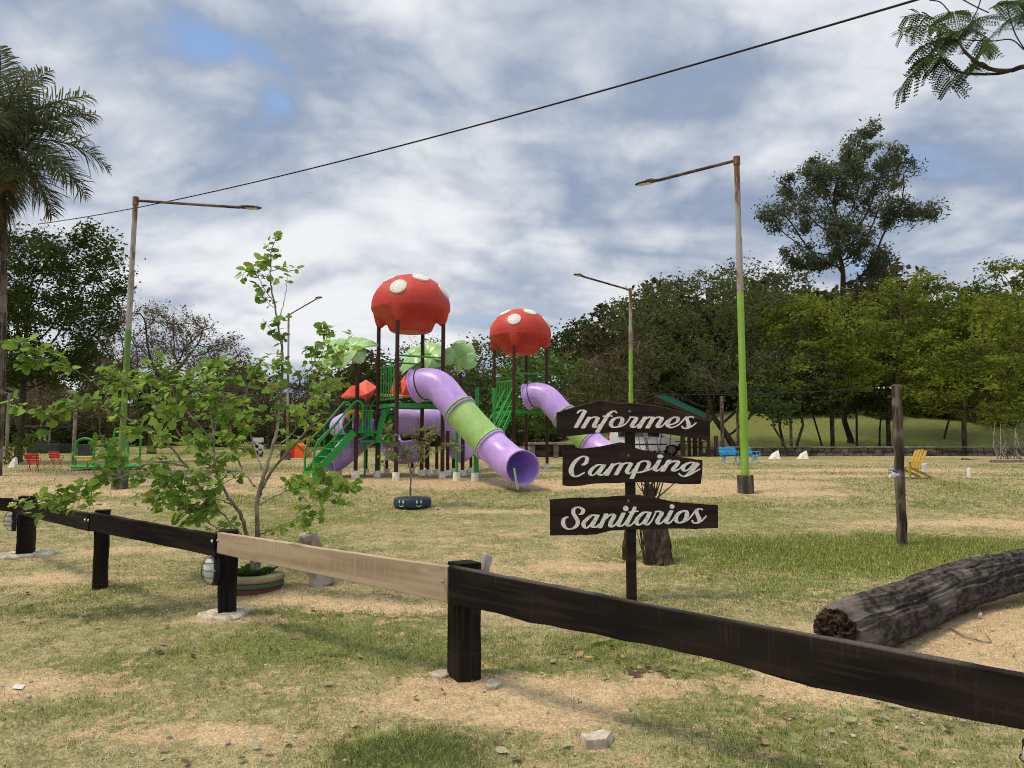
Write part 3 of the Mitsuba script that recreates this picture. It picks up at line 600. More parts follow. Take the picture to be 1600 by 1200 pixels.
# ------------------------------------------------------------------ old post with tap at the right
pb = GP(1410, 853); PD = pb[1]
ptop = P(1408, 600, PD)[2]
op = Thing('wooden_post', 'tall grey weathered wooden post standing alone in the bright grass', 'post')
pm = cbox(.115, .10, ptop - pb[2] + .2, .025, (pb[0], PD, (ptop + pb[2] - .2) / 2), rotz(.3)); pm = rough(pm, .03, 6, 4, .06); op.part('shaft', pm, 'mat_old_wood', 50)
tap = Thing('water_tap', 'blue handled tap fixed low on the lone grey post', 'tap'); q = P(1399, 742, PD - .09)
tap.part('valve', cat([rod(q + [.04, 0, 0], q + [-.05, 0, -.0], .017, 10), rod(q + [-.05, 0, 0], q + [-.07, 0, -.035], .018, 10), lathe([(0, .03), (.024, .028), (.03, 0), (.024, -.026), (0, -.03)], 14, q + np.array([-.02, 0, 0]))]), 'mat_cloth', 40)
tap.part('handle', cat([rod(q + [-.0, 0, .02], q + [-.0, 0, .055], .012, 8), cbox(.11, .018, .014, .004, q + np.array([-.035, 0, .06])), cbox(.05, .03, .03, .008, q + np.array([.0, 0, .045]))]), 'mat_blue_tap', 40)

# ------------------------------------------------------------------ tyres
def tyre(r, w, label, at, rz=0):
    t = Thing('tyre_planter', label, 'planter', loc=at, rz=rz); h = w / 2
    prof = [(r * .60, .02), (r * .64, w * .10), (r * .80, .0), (r * .93, w * .08), (r * .985, w * .20), (r, h), (r * .985, w * .80), (r * .93, w * .93), (r * .80, w), (r * .64, w * .92), (r * .60, w * .85), (r * .66, h)]
    m = lathe(prof, 56); v = np.array(m.vertices); th = np.arctan2(v[:, 1], v[:, 0]); rr = np.hypot(v[:, 0], v[:, 1])
    k = (rr > r * .97) * (.006 * np.sign(np.sin(th * 34))); v[:, 0] *= 1 - k; v[:, 1] *= 1 - k
    return t, trimesh.Trimesh(v, m.faces, process=False)
tb = GP(641, 797); TD = tb[1]
tt, tm = tyre(.315, .175, 'dark blue painted tyre with little white faces ringing a thin young tree', (tb[0], TD + .28, gz(tb[0], TD + .28) - .01))
tt.part('tread', tm, 'mat_rubber', 50); tt.part('soil', slab(0, 0, .2, .2, .0, 8), 'mat_soil', True, m=T().translate([0, 0, .05 - gz(0, 0)]))
for a0 in (-118, -63):
    for (da, z, sa, sz) in ((-7, .118, .026, .045), (7, .118, .026, .045), (-6, .055, .014, .022), (0, .042, .030, .016), (6, .055, .014, .022)):
        a = math.radians(a0 + da); m_ = cbox(.006, sa, sz, .002, (.3175 * math.cos(a), .3175 * math.sin(a), z), rotz(a)); tt.part('painted_mark', m_, 'mat_white_spot')
single('stone', 'small pale stone lying just right of the dark blue tyre', 'stone', rock(.22, .16, .09, 5, GP(688, 796) + [0, 0, .01], .3), 'mat_stone', 40)

# the painted planter of the big sapling
yb = GP(408, 930); YC = np.array([yb[0] - .19, yb[1] + .28, 0]); YC[2] = gz(YC[0], YC[1])
pl = Thing('tyre_planter', 'faded yellow, green and red striped tyre holding the large leafy sapling', 'planter', loc=YC)
for nm, mat, z0, z1, r in (('lower_band', 'mat_planter_red', -.03, .03, .30), ('middle_band', 'mat_planter_green', .03, .085, .305), ('top_band', 'mat_planter_yellow', .085, .14, .315)):
    pl.part(nm, lathe([(r - .10, z0), (r - .012, z0), (r, z0 + .012), (r, z1 - .012), (r - .014, z1), (r - .10, z1 + .004), (r - .115, z1 - .02), (r - .115, z0)], 48), mat, 50, label={'lower_band': 'red painted lower band', 'middle_band': 'green painted middle band', 'top_band': 'yellow painted top band'}[nm])
pl.part('soil', lathe([(.21, .08), (.12, .10), (0, .105)], 24), 'mat_soil', True)

# leaning block of grey wood behind the raw rail
gb = GP(491, 918)
st = Thing('timber_offcut', 'short grey weathered timber block leaning on the grass behind the raw rail', 'wood')
Rb = rotz(.35) @ np.array([[.955, 0, -.295], [0, 1, 0], [.295, 0, .955]])
bm = cbox(.23, .18, .56, .02, (0, 0, 0)); v = np.array(bm.vertices); v[:, 0] *= np.where(v[:, 2] > 0, .75, 1); bm = rough(trimesh.Trimesh(v, bm.faces, process=False), .035, 6, 6, .05)
st.part('block', trimesh.Trimesh(np.array(bm.vertices) @ Rb.T + np.array([gb[0] - .02, gb[1] + .10, gb[2] + .25]), bm.faces, process=False), 'mat_grey_wood', 40)

# stones and litter on the ground
single('stone', 'flat whitish stone slab in the grass near the bottom centre edge', 'stone', cat([trimesh.Trimesh(np.array(m_.vertices) @ rotz(.35).T + GP(934, 1166) + [0, .03, .018], m_.faces, process=False) for m_ in [rough(trimesh.convex.convex_hull(np.array([(-.085, -.05, -.03), (.02, -.075, -.03), (.10, .01, -.03), (.085, .06, -.03), (-.07, .055, -.03), (-.08, -.045, .022), (.015, -.068, .025), (.092, .01, .03), (.08, .055, .028), (-.065, .05, .022)])), .010, 16, 3, .02)]]), 'mat_stone', 35)
single('stone', 'flat grey stone just left of the nearest fence post', 'stone', slab(*GP(688, 1056)[:2], .085, .055, .018, 13), 'mat_stone', 40)
single('stone', 'flat grey stone just right of the nearest fence post', 'stone', slab(*GP(771, 1073)[:2], .055, .06, .022, 14), 'mat_stone', 40)
single('plastic_wrapper', 'crumpled white wrapper on the sand at the far left edge', 'litter', rough(rock(.13, .08, .02, 7, GP(33, 1076) + [0, 0, .012]), .02, 20, 2), 'mat_cloth', 30)
single('paper_wrapper', 'small white wrapper on the sand under the log', 'litter', rough(rock(.05, .06, .05, 9, GP(1532, 966) + [0, 0, .02]), .015, 25, 2), 'mat_white_spot', 30)
q0, q1, q2 = GP(1484, 986), GP(1518, 1002), GP(1547, 1007)
single('stick', 'pale bent stick lying on the sand in front of the log', 'stick', tube(spline([q0 + [0, 0, .02], q1 + [0, 0, .015], q2 + [0, 0, .012], GP(1540, 995) + [0, 0, .02]], 6), np.linspace(.007, .004, 19), 6), 'mat_pale_bark', True)
def leaf_flat(L, W, seed, curl=.25):
    r = np.random.default_rng(seed); n = 7; t = np.linspace(0, 1, n); w = W * np.sin(np.pi * np.clip(t * .96 + .04, 0, 1) ** .85) ; V, F_ = [], []
    for k in range(n):
        x = (t[k] - .5) * L; zz = curl * L * (t[k] - .5) ** 2
        V += [(x, -w[k] / 2, zz + .35 * curl * w[k]), (x, 0, zz), (x, w[k] / 2, zz + .35 * curl * w[k])]
    for k in range(n - 1):
        for j in range(2): a = k * 3 + j; F_ += [[a, a + 3, a + 4], [a, a + 4, a + 1]]
    return trimesh.Trimesh(np.array(V), np.array(F_), process=False)
LFM = [mikit.ply(leaf_flat(.062, .036, k, .3 + .2 * (k % 3)), 'mat_dry_leaf', True) for k in range(4)]
lr = np.random.default_rng(77)
def fallen(px, py, brown, s=1.0):
    g = GP(px, py); d = dict(LFM[lr.integers(4)]); d['bsdf'] = {'type': 'ref', 'id': 'mat_dry_leaf' if brown else 'mat_pale_leaf'}
    d['to_world'] = T().translate([float(g[0]), float(g[1]), float(g[2]) + .018]).rotate([0, 0, 1], float(lr.uniform(0, 360))).rotate([1, 0, 0], float(lr.uniform(-35, 35))).rotate([0, 1, 0], float(lr.uniform(-25, 25))).scale(float(s * lr.uniform(.8, 1.25)))
    k = numbered('fallen_leaf'); scene[k] = d
    labels[k] = {'label': ('curled brown dry leaf lying flat on the trodden lawn' if brown else 'pale green fallen leaf lying flat on the trodden lawn'), 'category': 'leaf', 'group': 'brown dry leaves on the lawn' if brown else 'pale green fallen leaves on the lawn'}
for px, py in [(216, 1131), (262, 1153), (449, 1169), (400, 1173), (864, 1038), (946, 1062), (1522, 1127), (1383, 1128), (1372, 1101), (1298, 1148), (888, 1172), (785, 1180), (1188, 1090), (805, 1193), (1330, 1132), (1395, 1107), (1370, 1135)]: fallen(px, py, False, 1.1)
spots = [(942, 1008), (952, 1003), (930, 1012), (990, 1048), (1003, 1052), (1012, 1044), (985, 1056), (996, 1060), (1015, 1053), (1030, 1049), (1052, 1048), (880, 1022), (894, 1015), (930, 1030), (965, 1038), (905, 1028), (775, 1175), (781, 1170), (738, 1180), (255, 1178), (377, 1193), (291, 1199), (65, 1011), (250, 1024), (346, 1076), (414, 1083), (512, 1075), (554, 1140), (418, 1182), (488, 955), (460, 1000), (140, 966), (255, 1010), (300, 1030), (65, 925), (43, 930), (175, 843), (262, 982), (135, 975), (65, 975), (150, 984), (380, 970), (1465, 985), (1440, 990), (795, 1148), (650, 1095), (1000, 1036), (970, 1030), (1040, 1060), (955, 1016), (1190, 1165), (1230, 1125), (1410, 1170), (1480, 1145), (620, 1060), (690, 1085), (560, 1030)]
for px, py in spots: fallen(px, py, True, 1.0 if px != 942 else 1.4)
fl = Thing('yellow_flower', 'tiny yellow flower in the grass below the long black rail', 'flower'); g = GP(918, 1034)
for k in range(7): a = k * .9; fl.part('petal', trimesh.Trimesh(np.array(leaf_flat(.03, .016, k).vertices) @ rotz(a).T + g + np.array([.012 * math.cos(a), .012 * math.sin(a), .03]), leaf_flat(.03, .016, k).faces, process=False), 'mat_yellow', True)
r_ = np.random.default_rng(5); pv, pf, po_ = [], [], 0
for k in range(420):
    y = 2.8 + 8 * r_.random() ** 1.3; x = (r_.random() * 2 - 1) * .7 * y; m_ = trimesh.creation.icosphere(0, 1.); v = np.array(m_.vertices) * r_.uniform(.6, 1.2, (12, 3)) * r_.uniform(.006, .016) * [1, 1, .6] + [x, y, gz(x, y) + .006]
    pv.append(v); pf.append(m_.faces + po_); po_ += 12
single('gravel', 'scattered pale pebbles and crumbs of dirt over the lawn', 'gravel', (np.vstack(pv), np.vstack(pf)), 'mat_stone', kind='stuff')
tv, tf, to_ = [], [], 0
for k in range(1500):
    y = 2.7 + 9 * r_.random() ** 1.3; x = (r_.random() * 2 - 1) * .72 * y; a, L = r_.uniform(0, 6.28), r_.uniform(.03, .10); z = gz(x, y) + .012; w = .0016
    c, s = math.cos(a), math.sin(a); tv.append(np.array([(x - s * w, y + c * w, z), (x + s * w, y - c * w, z), (x + c * L + s * w, y + s * L - c * w, z + .012), (x + c * L - s * w, y + s * L + c * w, z + .012)])); tf.append(np.array([[0, 1, 2], [0, 2, 3]]) + to_); to_ += 4
single('twig_litter', 'thin dry twigs and straw strewn over the lawn', 'litter', (np.vstack(tv), np.vstack(tf)), 'mat_twig', kind='stuff')

# ------------------------------------------------------------------ the play towers
def hollow(p, r, th=.022, sides=40):
    """An open tube with a wall."""
    a, fa = tube_vf(p, np.asarray(r) * np.ones(len(p)), sides, False); b, fb_ = tube_vf(p, np.asarray(r) * np.ones(len(p)) - th, sides, False)
    n = len(a); f = [fa, fb_[:, ::-1] + n]; k = np.arange(sides); k2 = (k + 1) % sides
    f += [np.stack([k, k + n, k2 + n], 1), np.stack([k, k2 + n, k2], 1)]; e = n - sides
    f += [np.stack([e + k, e + k2, e + k2 + n], 1), np.stack([e + k, e + k2 + n, e + k + n], 1)]
    return trimesh.Trimesh(np.vstack([a, b]), np.vstack(f), process=False)
def resample(p, n):
    p = np.asarray(p, float); s = np.concatenate([[0], np.cumsum(np.linalg.norm(np.diff(p, axis=0), axis=1))]); u = np.linspace(0, s[-1], n)
    return np.stack([np.interp(u, s, p[:, k]) for k in range(p.shape[1])], 1)
TC = P(640, 690, 16.7); TG = .735; ORG = np.array([TC[0], TC[1], TG])
def L(px, py, D): return P(px, py, D) - ORG          # local to the first tower
HX, HY = np.array([.73, -.18, 0]), np.array([.18, .73, 0])     # half diagonals: to the right post and to the back post
def mushroom(t, R, zb, ang=0.):
    """Domed cap on four lobes, with a plug under it and white spots."""
    prof = [(0, 1.085), (.12, 1.08), (.26, 1.055), (.42, .995), (.57, .905), (.70, .78), (.79, .64), (.836, .50), (.849, .40), (.852, .33)]
    prof2 = spline(prof, 6) * [R / .849, R / .849]
    cap = lathe(prof2[::-1], 96, (0, 0, zb))
    PA = np.array([(.852, .33), (.846, .22), (.828, .10), (.795, .0), (.735, -.055), (.67, -.045), (.60, .01), (.53, .0), (.487, -.06), (.455, -.13), (.40, -.165), (.34, -.172), (.0, -.175)])
    PB = np.array([(.852, .33), (.838, .285), (.81, .255), (.77, .22), (.72, .185), (.66, .145), (.59, .09), (.53, .03), (.487, -.06), (.455, -.13), (.40, -.165), (.34, -.172), (.0, -.175)])
    PA, PB = spline(PA, 4), spline(PB, 4); nS = 160; th = np.arange(nS) * 2 * np.pi / nS; dth = (th - ang + np.pi / 4) % (np.pi / 2) - np.pi / 4; wl_ = np.exp(-np.abs(dth / .13) ** 2.2)[None, :, None]
    pr2 = PA[:, None] * wl_ + PB[:, None] * (1 - wl_); V = np.stack([pr2[..., 0] * np.cos(th), pr2[..., 0] * np.sin(th), pr2[..., 1]], -1).reshape(-1, 3) * [R / .849, R / .849, R / .849] + [0, 0, zb]
    i, j = np.meshgrid(np.arange(len(PA) - 1), np.arange(nS), indexing='ij'); q = np.stack([i * nS + j, (i + 1) * nS + j, (i + 1) * nS + (j + 1) % nS, i * nS + (j + 1) % nS], -1).reshape(-1, 4)
    skirt = trimesh.Trimesh(V, np.vstack([q[:, [0, 1, 2]], q[:, [0, 2, 3]]]), process=False)
    k = t.part('mushroom_roof', cat([cap, skirt]), 'mat_red', True, label='red mushroom cap roof with white spots')
    def surf(el, az):     # point of the dome and its normal
        z = el; r = np.interp(-z, [-p[1] for p in prof2], [p[0] for p in prof2]); r2 = np.interp(-(z + .01), [-p[1] for p in prof2], [p[0] for p in prof2])
        nn = unit([.01 * math.cos(az), .01 * math.sin(az), (r - r2)]); return np.array([r * math.cos(az), r * math.sin(az), z + zb]), unit([math.cos(az) * .01, math.sin(az) * .01, (r - r2) + 1e-6])
    zs = [p[1] for p in prof2]
    for ring, (h, off) in enumerate(((.70, -13), (.955, 32))):
        for q in range(4):
            az = math.radians(-90 + off + 90 * q); p, nn = surf(h * R / .849, az)
            sp = t.part('spot', lathe([(0, .034), (.05, .033), (.10, .028), (.15, .019), (.182, .009), (.186, .004), (.187, -.04)], 28, p - nn * .006, nn), 'mat_white_spot', 40, parent=k)
            tx = unit(np.cross(nn, [0, 0, 1])); ty = np.cross(nn, tx)
            t.part('rivet', cat([lathe([(0, .012), (.009, .008), (.010, 0)], 8, p + nn * .008 + (tx * math.cos(a) + ty * math.sin(a)) * .155, nn) for a in (.8, 2.4, 3.9, 5.5)]), 'mat_rivet', 40, parent=k)
def base_block(t, x, y, h=.13, r=.075, z0=0): t.part('footing', lathe([(0, h), (r * .9, h), (r, h - .01), (r * 1.04, -.12)], 20, (x, y, z0)), 'mat_white_paint', 40)
def tpost(t, x, y, z1, r=.044, mat='mat_brown_steel', block=True, z0=-.1, top=None):
    t.part('post', tube([(x, y, z0), (x, y, z1 * .5), (x + (top[0] if top else 0), y + (top[1] if top else 0), z1)], r, 14), mat, 50)
    if block: base_block(t, x, y, z0=z0 + .1)
def bars(a, b, h0, h1, n, r=.014, arch=False):
    """A guard panel of upright bars between two posts, from height h0 to h1."""
    a, b = np.asarray(a, float), np.asarray(b, float); u = np.array([0, 0, 1.]); out = [rod(a + u * h0, b + u * h0, .018), rod(a + u * h1, b + u * h1, .020)]
    for k in range(n):
        q = a + (b - a) * (k + .5) / n; out.append(rod(q + u * h0, q + u * h1, r, 6))
    return out
def stair(t, foot_far, foot_near, top_far, top_near, n=6, rail=.62):
    foot_far, foot_near, top_far, top_near = [np.asarray(v, float) for v in (foot_far, foot_near, top_far, top_near)]
    s = t.part('staircase', cat([beam(a + [0, 0, .06], b, .03, .15, .006) for a, b in ((foot_far, top_far), (foot_near, top_near))] + [cbox(.05, .05, .22, .006, a + [0, 0, .05]) for a in (foot_far, foot_near)]), 'mat_green_steel')
    for k in range(n):
        f = (k + .55) / n; a, b = foot_far + (top_far - foot_far) * f, foot_near + (top_near - foot_near) * f; out = unit((top_near - foot_near) * [1, 1, 0]); tr = beam(a + [0, 0, .04], b + [0, 0, .04], .17, .025, .005)
        t.part('step', tr, 'mat_green_steel', parent=s)
    for a, b in ((foot_far, top_far), (foot_near, top_near)):
        d = b - a; u = np.array([0, 0, 1.]); fl_ = unit(d * [1, 1, 0])
        p = spline([a + u * .12, a + u * rail * .8, a + d * .05 + u * (rail + .02), a + d * .12 + u * (rail + .06), a + d * .5 + u * (rail + .02), b - d * .06 + u * (rail + .02), b + fl_ * .05 + u * (rail + .04), b + fl_ * .16 + u * (rail - .02), b + fl_ * .18 + u * .35, b + fl_ * .18], 7)
        t.part('handrail', cat([tube(p, .024, 8), rod(a + u * .40, b + u * .34, .018, 6), rod(a + d * .5 + u * .05, a + d * .5 + u * (rail + .02), .014, 6)]), 'mat_green_steel', 60, parent=s)
def clover(t, c, tilt, leaves, sc=1.0):
    """Broad moulded leaves round a hub: (turn, droop, size) each."""
    c = np.asarray(c, float)
    for (az, droop, size) in leaves:
        nu, nv = 14, 10; V, F_ = [], []
        for a in range(nu):
            s_ = a / (nu - 1); w = .30 * size * (math.sin(math.pi * min(1, s_ * .93 + .03)) ** .7) * (1 + .25 * s_)
            notch = .10 * size * max(0, (s_ - .8) / .2)
            for b in range(nv):
                q = (b / (nv - 1)) * 2 - 1; x = s_ * .62 * size - notch * (1 - abs(q)) * s_; y = q * w
                z = .16 * size * math.sin(s_ * 2.2) - droop * size * s_ ** 2 + .10 * size * math.cos(q * 2.2) * (s_ * (1 - s_) * 2 + .1) - .05 * size * math.exp(-(q * 6) ** 2)
                V.append((x, y, z))
        for a in range(nu - 1):
            for b in range(nv - 1): i = a * nv + b; F_ += [[i, i + nv, i + nv + 1], [i, i + nv + 1, i + 1]]
        V = np.array(V); n0 = len(V); V2 = V - [0, 0, .022]; F_ = np.array(F_); F2 = F_[:, ::-1] + n0
        edge = [b for b in range(nv)] + [a * nv + nv - 1 for a in range(1, nu)] + [(nu - 1) * nv + b for b in range(nv - 2, -1, -1)] + [a * nv for a in range(nu - 2, 0, -1)]
        E = [[edge[k], edge[(k + 1) % len(edge)], edge[(k + 1) % len(edge)] + n0] for k in range(len(edge))] + [[edge[k], edge[(k + 1) % len(edge)] + n0, edge[k] + n0] for k in range(len(edge))]
        m_ = trimesh.Trimesh(np.vstack([V, V2]) @ rotz(az).T @ np.asarray(tilt).T + c, np.vstack([F_, F2, E]), process=False)
        t.part('ornamental_leaf', m_, 'mat_leaf_green', 40)
def rx(a): c_, s_ = math.cos(a), math.sin(a); return np.array([[1, 0, 0], [0, c_, -s_], [0, s_, c_]])
SL = resample(spline([L(648, 604, 16.30), L(668, 599, 16.18), L(688, 606, 16.02), L(708, 630, 15.82), L(727, 652, 15.65), L(748, 675, 15.5), L(767, 695, 15.34), L(784, 711, 15.16), L(800, 724, 14.92), L(812, 729, 14.66), L(817, 731, 14.48)], 12), 121)
def tower_core(t, deck=1.57, flip=False):
    posts = [-HX, -HY, HY, HX]
    for q in posts:
        tpost(t, q[0], q[1], 3.42); t.part('cap_bolt', lathe([(.05, .0), (.062, .01), (.062, .10), (.05, .12)], 16, (q[0], q[1], 3.36)), 'mat_red', 40)
    mushroom(t, .86, 3.32, math.atan2(HX[1], HX[0]))
    ring = np.array([(-HX), (-HY), HX, HY]) * .97; ring = ring[:, :2]
    dk = trimesh.creation.extrude_polygon(Polygon(ring), .05, engine='earcut'); dk.apply_translation([0, 0, deck - .05]); t.part('deck', dk, 'mat_green_steel')
    t.part('deck_skirt', cat([beam(np.r_[ring[k], deck - .05], np.r_[ring[(k + 1) % 4], deck - .035], .02, .075, .004) for k in range(4)]), 'mat_green_steel')
    g1 = bars(-HX * .94, -HY * .94, deck + .10, deck + .80, 7); t.part('guard_rail', cat(g1), 'mat_green_steel', 50)
    g2 = bars(HX * .94, HY * .94, deck + .10, deck + .80, 7); t.part('guard_rail', cat(g2), 'mat_green_steel', 50)
    t.part('guard_rail', cat([rod(-HX * .95 + [0, 0, deck + .95], HY * .95 + [0, 0, deck + .95], .018), rod(-HY * .95 + [0, 0, deck + 1.0], HX * .95 + [0, 0, deck + 1.0], .02)]), 'mat_green_steel', 50)
    s = t.part('tube_slide', hollow(SL[:46], .328), 'mat_purple', 50, label='purple and green enclosed tube slide')
    s2 = t.part('middle_section', hollow(SL[45:80], .327), 'mat_pale_green', 50, parent=s, label='green middle length of the tube slide')
    t.part('end_section', hollow(SL[79:], np.concatenate([np.full(30, .332), np.linspace(.332, .336, len(SL) - 109)])), 'mat_purple', 50, parent=s, label='lower purple length with the open mouth')
    for i, mt in ((1, 'mat_purple'), (45, 'mat_pale_green'), (47, 'mat_purple'), (78, 'mat_pale_green'), (80, 'mat_purple')):
        dv = unit(SL[min(i + 1, 120)] - SL[max(i - 1, 0)]); t.part('flange', lathe([(.322, -.016), (.364, -.016), (.370, -.010), (.370, .010), (.364, .016), (.322, .016)], 40, SL[i], dv), mt, 40, parent=s)
    dv = unit(SL[7] - SL[5]); t.part('strap', lathe([(.327, -.012), (.337, -.012), (.337, .012), (.327, .012)], 40, SL[6], dv), 'mat_trim', 40, parent=s)
    e = SL[-8]; side = unit(np.cross(unit(SL[-1] - SL[-6]), [0, 0, 1.])); t.part('stake', cat([beam(e - side * .0 + [-.10, -.36, -.02], e + [-.03, -.34, -.42], .05, .03, .004)]), 'mat_leaf_green', parent=s)
    e = (SL[80] + SL[45]) / 2; t.part('slide_prop', rod(e + [.0, .25, -.25], e + [0, .25, -e[2] - .1], .03, 10), 'mat_green_steel', 50, parent=s)
    base_block(t, e[0], e[1] + .25)
pt = Thing('play_tower', 'nearer and larger mushroom play tower with green stairs, clover leaves and crawl tunnels', 'playground', 'mushroom play towers', loc=ORG)
tower_core(pt)
# lower decks, stairs, tunnels and ornaments of the front tower
def poly_deck(t, pts, z, th=.06):
    m_ = trimesh.creation.extrude_polygon(Polygon([p[:2] for p in pts]), th, engine='earcut'); m_.apply_translation([0, 0, z - th]); t.part('deck', m_, 'mat_green_steel')
fz = lambda px, D, z: np.array([(px - 800) * D / FOC - ORG[0], D - ORG[1], z])
poly_deck(pt, [fz(533, 17.2, 0), fz(556, 16.3, 0), fz(590, 16.6, 0), fz(588, 17.6, 0)], 1.0)
poly_deck(pt, [fz(563, 16.5, 0), fz(622, 16.9, 0), fz(626, 17.9, 0), fz(570, 18.2, 0)], .80)
stair(pt, fz(478, 16.35, 0), fz(492, 15.85, 0), fz(536, 16.75, .96), fz(554, 16.25, .96))
for px, D, z1 in ((531, 17.3, 1.75), (573, 17.9, 1.25), (669, 17.7, 1.2), (683, 18.0, 1.3), (709, 18.4, 1.6), (736, 18.8, 1.9), (700, 17.2, 1.0), (645, 18.6, 1.5), (605, 18.2, 1.3)):
    q = fz(px, D, 0); tpost(pt, q[0], q[1], z1, .038)
q = fz(557, 16.35, 0); pt.part('post', tube(spline([q + [0, 0, -.1], q + [0, 0, 1.0], q + [.01, 0, 1.9], q + [0, 0, 2.2], q + [-.05, 0, 2.45], q + [-.10, 0, 2.62]], 8), .045, 14), 'mat_brown_steel', 50); base_block(pt, q[0], q[1], .15, .085)
h0 = L(549, 552, 16.35); pt.part('leaf_collar', tube(spline([h0 + [.10, 0, -.22], h0 + [.05, 0, -.05], h0 + [-.02, 0, .12]], 8), np.linspace(.055, .14, 17), 16), 'mat_leaf_green', 50)
clover(pt, h0 + [-.02, 0, .10], rx(.30), [(3.45, .45, 1.15), (2.5, .0, .9), (1.35, -.05, .85), (.15, .05, .95), (-.9, .45, .7), (4.4, .5, .85)])
h1 = L(668, 556, 18.6); pt.part('leaf_collar', tube([h1 + [0, 0, -.25], h1 + [0, 0, -.1], h1 + [0, 0, .05]], [.05, .08, .13], 14), 'mat_leaf_green', 50)
clover(pt, h1, rx(.55), [(3.4, .45, 1.1), (2.3, .1, .95), (1.2, .0, .9), (.1, .25, 1.0), (5.2, .5, .8), (4.2, .5, .8)])
q = h1 * [1, 1, 0]; tpost(pt, q[0], q[1], h1[2] - .1, .045)
h2 = L(716, 563, 17.3); pt.part('leaf_collar', tube([h2 + [.03, 0, -.30], h2 + [.01, 0, -.15], h2 + [0, 0, .03]], [.05, .085, .11], 14), 'mat_leaf_green', 50)
clover(pt, h2, rx(1.25) , [(2.75, .05, .66), (1.15, .05, .80), (-.05, .05, .72)])
q = h2 + [.06, 0, 0]; pt.part('post', tube([(q[0] + .05, q[1], -.1), (q[0] + .06, q[1], 1.5), (q[0] - .02, q[1], h2[2] - .22)], .042, 12), 'mat_brown_steel', 50); base_block(pt, q[0] + .05, q[1])
for px, D, z1, w in ((714, 15.9, 1.25, .03), (746, 17.4, 2.0, .035), (571, 16.9, 1.2, .025), (594, 17.0, 1.3, .025)):
    q = fz(px, D, 0); tpost(pt, q[0], q[1], z1, w, 'mat_green_steel', px == 714)
# arched climber from the lower deck up to the tower deck
for k, (dx, D) in enumerate(((0, 16.65), (13, 17.1))):
    p = spline([L(591 + dx, 692, D), L(594 + dx, 670, D), L(599 + dx, 652, D), L(606 + dx, 638, D)], 6)
    pt.part('climber_side', cat([beam(p[i], p[i + 1], .03, .13, .004) for i in range(len(p) - 1)]), 'mat_green_steel')
for k in range(5):
    py = 688 - 10 * k; px = 593 + k * 2.7; pt.part('rung', rod(L(px, py, 16.65), L(px + 13, py, 17.1), .016), 'mat_trim', 50)
for a0, b0, n in ((fz(563, 16.5, .8), fz(584, 16.4, .8), 4),): pt.part('guard_rail', cat(bars(a0, b0, .1, .62, n)), 'mat_green_steel', 50)
pt.part('guard_rail', cat([rod(L(540, 633, 17.3), L(592, 634, 17.2), .016), rod(L(580, 634, 17.2), L(580, 690, 17.2), .016), rod(L(580, 634, 17.2), L(590, 618, 17.2), .012), tube(spline([L(568, 680, 16.5), L(568, 650, 16.5), L(572, 642, 16.5), L(577, 650, 16.5), L(577, 680, 16.5)], 5), .014, 8)]), 'mat_green_steel', 50)
# spiral barrel beside the stairs
bp = resample(spline([L(557, 664, 16.50), L(550, 663, 16.75), L(541, 664, 17.05), L(533, 668, 17.35)], 8), 24)
bk = pt.part('spiral_slide', hollow(bp, np.concatenate([np.linspace(.32, .27, 6), np.full(18, .27)])), 'mat_purple', 50, label='short purple tube with a flared mouth behind the green stairs')
pt.part('tube_end', hollow(resample(spline([L(580, 672, 17.8), L(565, 682, 17.4), L(548, 697, 17.15), L(530, 712, 16.95), L(512, 722, 16.8)], 8), 40), .29), 'mat_purple', 50, parent=bk, label='lower purple tube running down behind the stairs')
dv = unit(bp[1] - bp[0]); pt.part('flange', lathe([(.31, -.012), (.335, -.012), (.335, .012), (.31, .012)], 40, bp[0], dv), 'mat_purple', 40, parent=bk)
pt.part('arch_trim', tube(spline([L(541, 652, 16.4), L(546, 645, 16.4), L(554, 643, 16.4), L(562, 646, 16.4), L(566, 653, 16.4)], 5), .045, 10), 'mat_yellow', 50, label='orange arch over the spiral tube')
# crawl tunnels
tp = resample(spline([L(603, 661, 17.25), L(618, 659, 17.5), L(650, 659, 17.8), L(680, 660, 18.0), L(697, 664, 18.2), L(710, 678, 18.3), L(714, 695, 18.35), L(724, 706, 18.6)], 8), 70)
tk = pt.part('crawl_tunnel', hollow(tp, .30), 'mat_purple', 50, label='horizontal purple crawl tunnel behind the posts')
pt.part('flange', lathe([(.30, -.014), (.345, -.014), (.345, .014), (.30, .014)], 40, tp[0], unit(tp[1] - tp[0])), 'mat_dark_metal', 40, parent=tk)
lp = resample(spline([L(608, 684, 18.5), L(613, 699, 18.2), L(628, 707, 17.95), L(652, 704, 18.05)], 8), 30)
pt.part('crawl_tunnel', hollow(lp, .27), 'mat_purple', 50, label='low purple tube end under the tunnel')
pt.part('panel', cbox(.02, .9, .55, .004, L(596, 650, 17.6), rotz(.4)), 'mat_dark_metal')
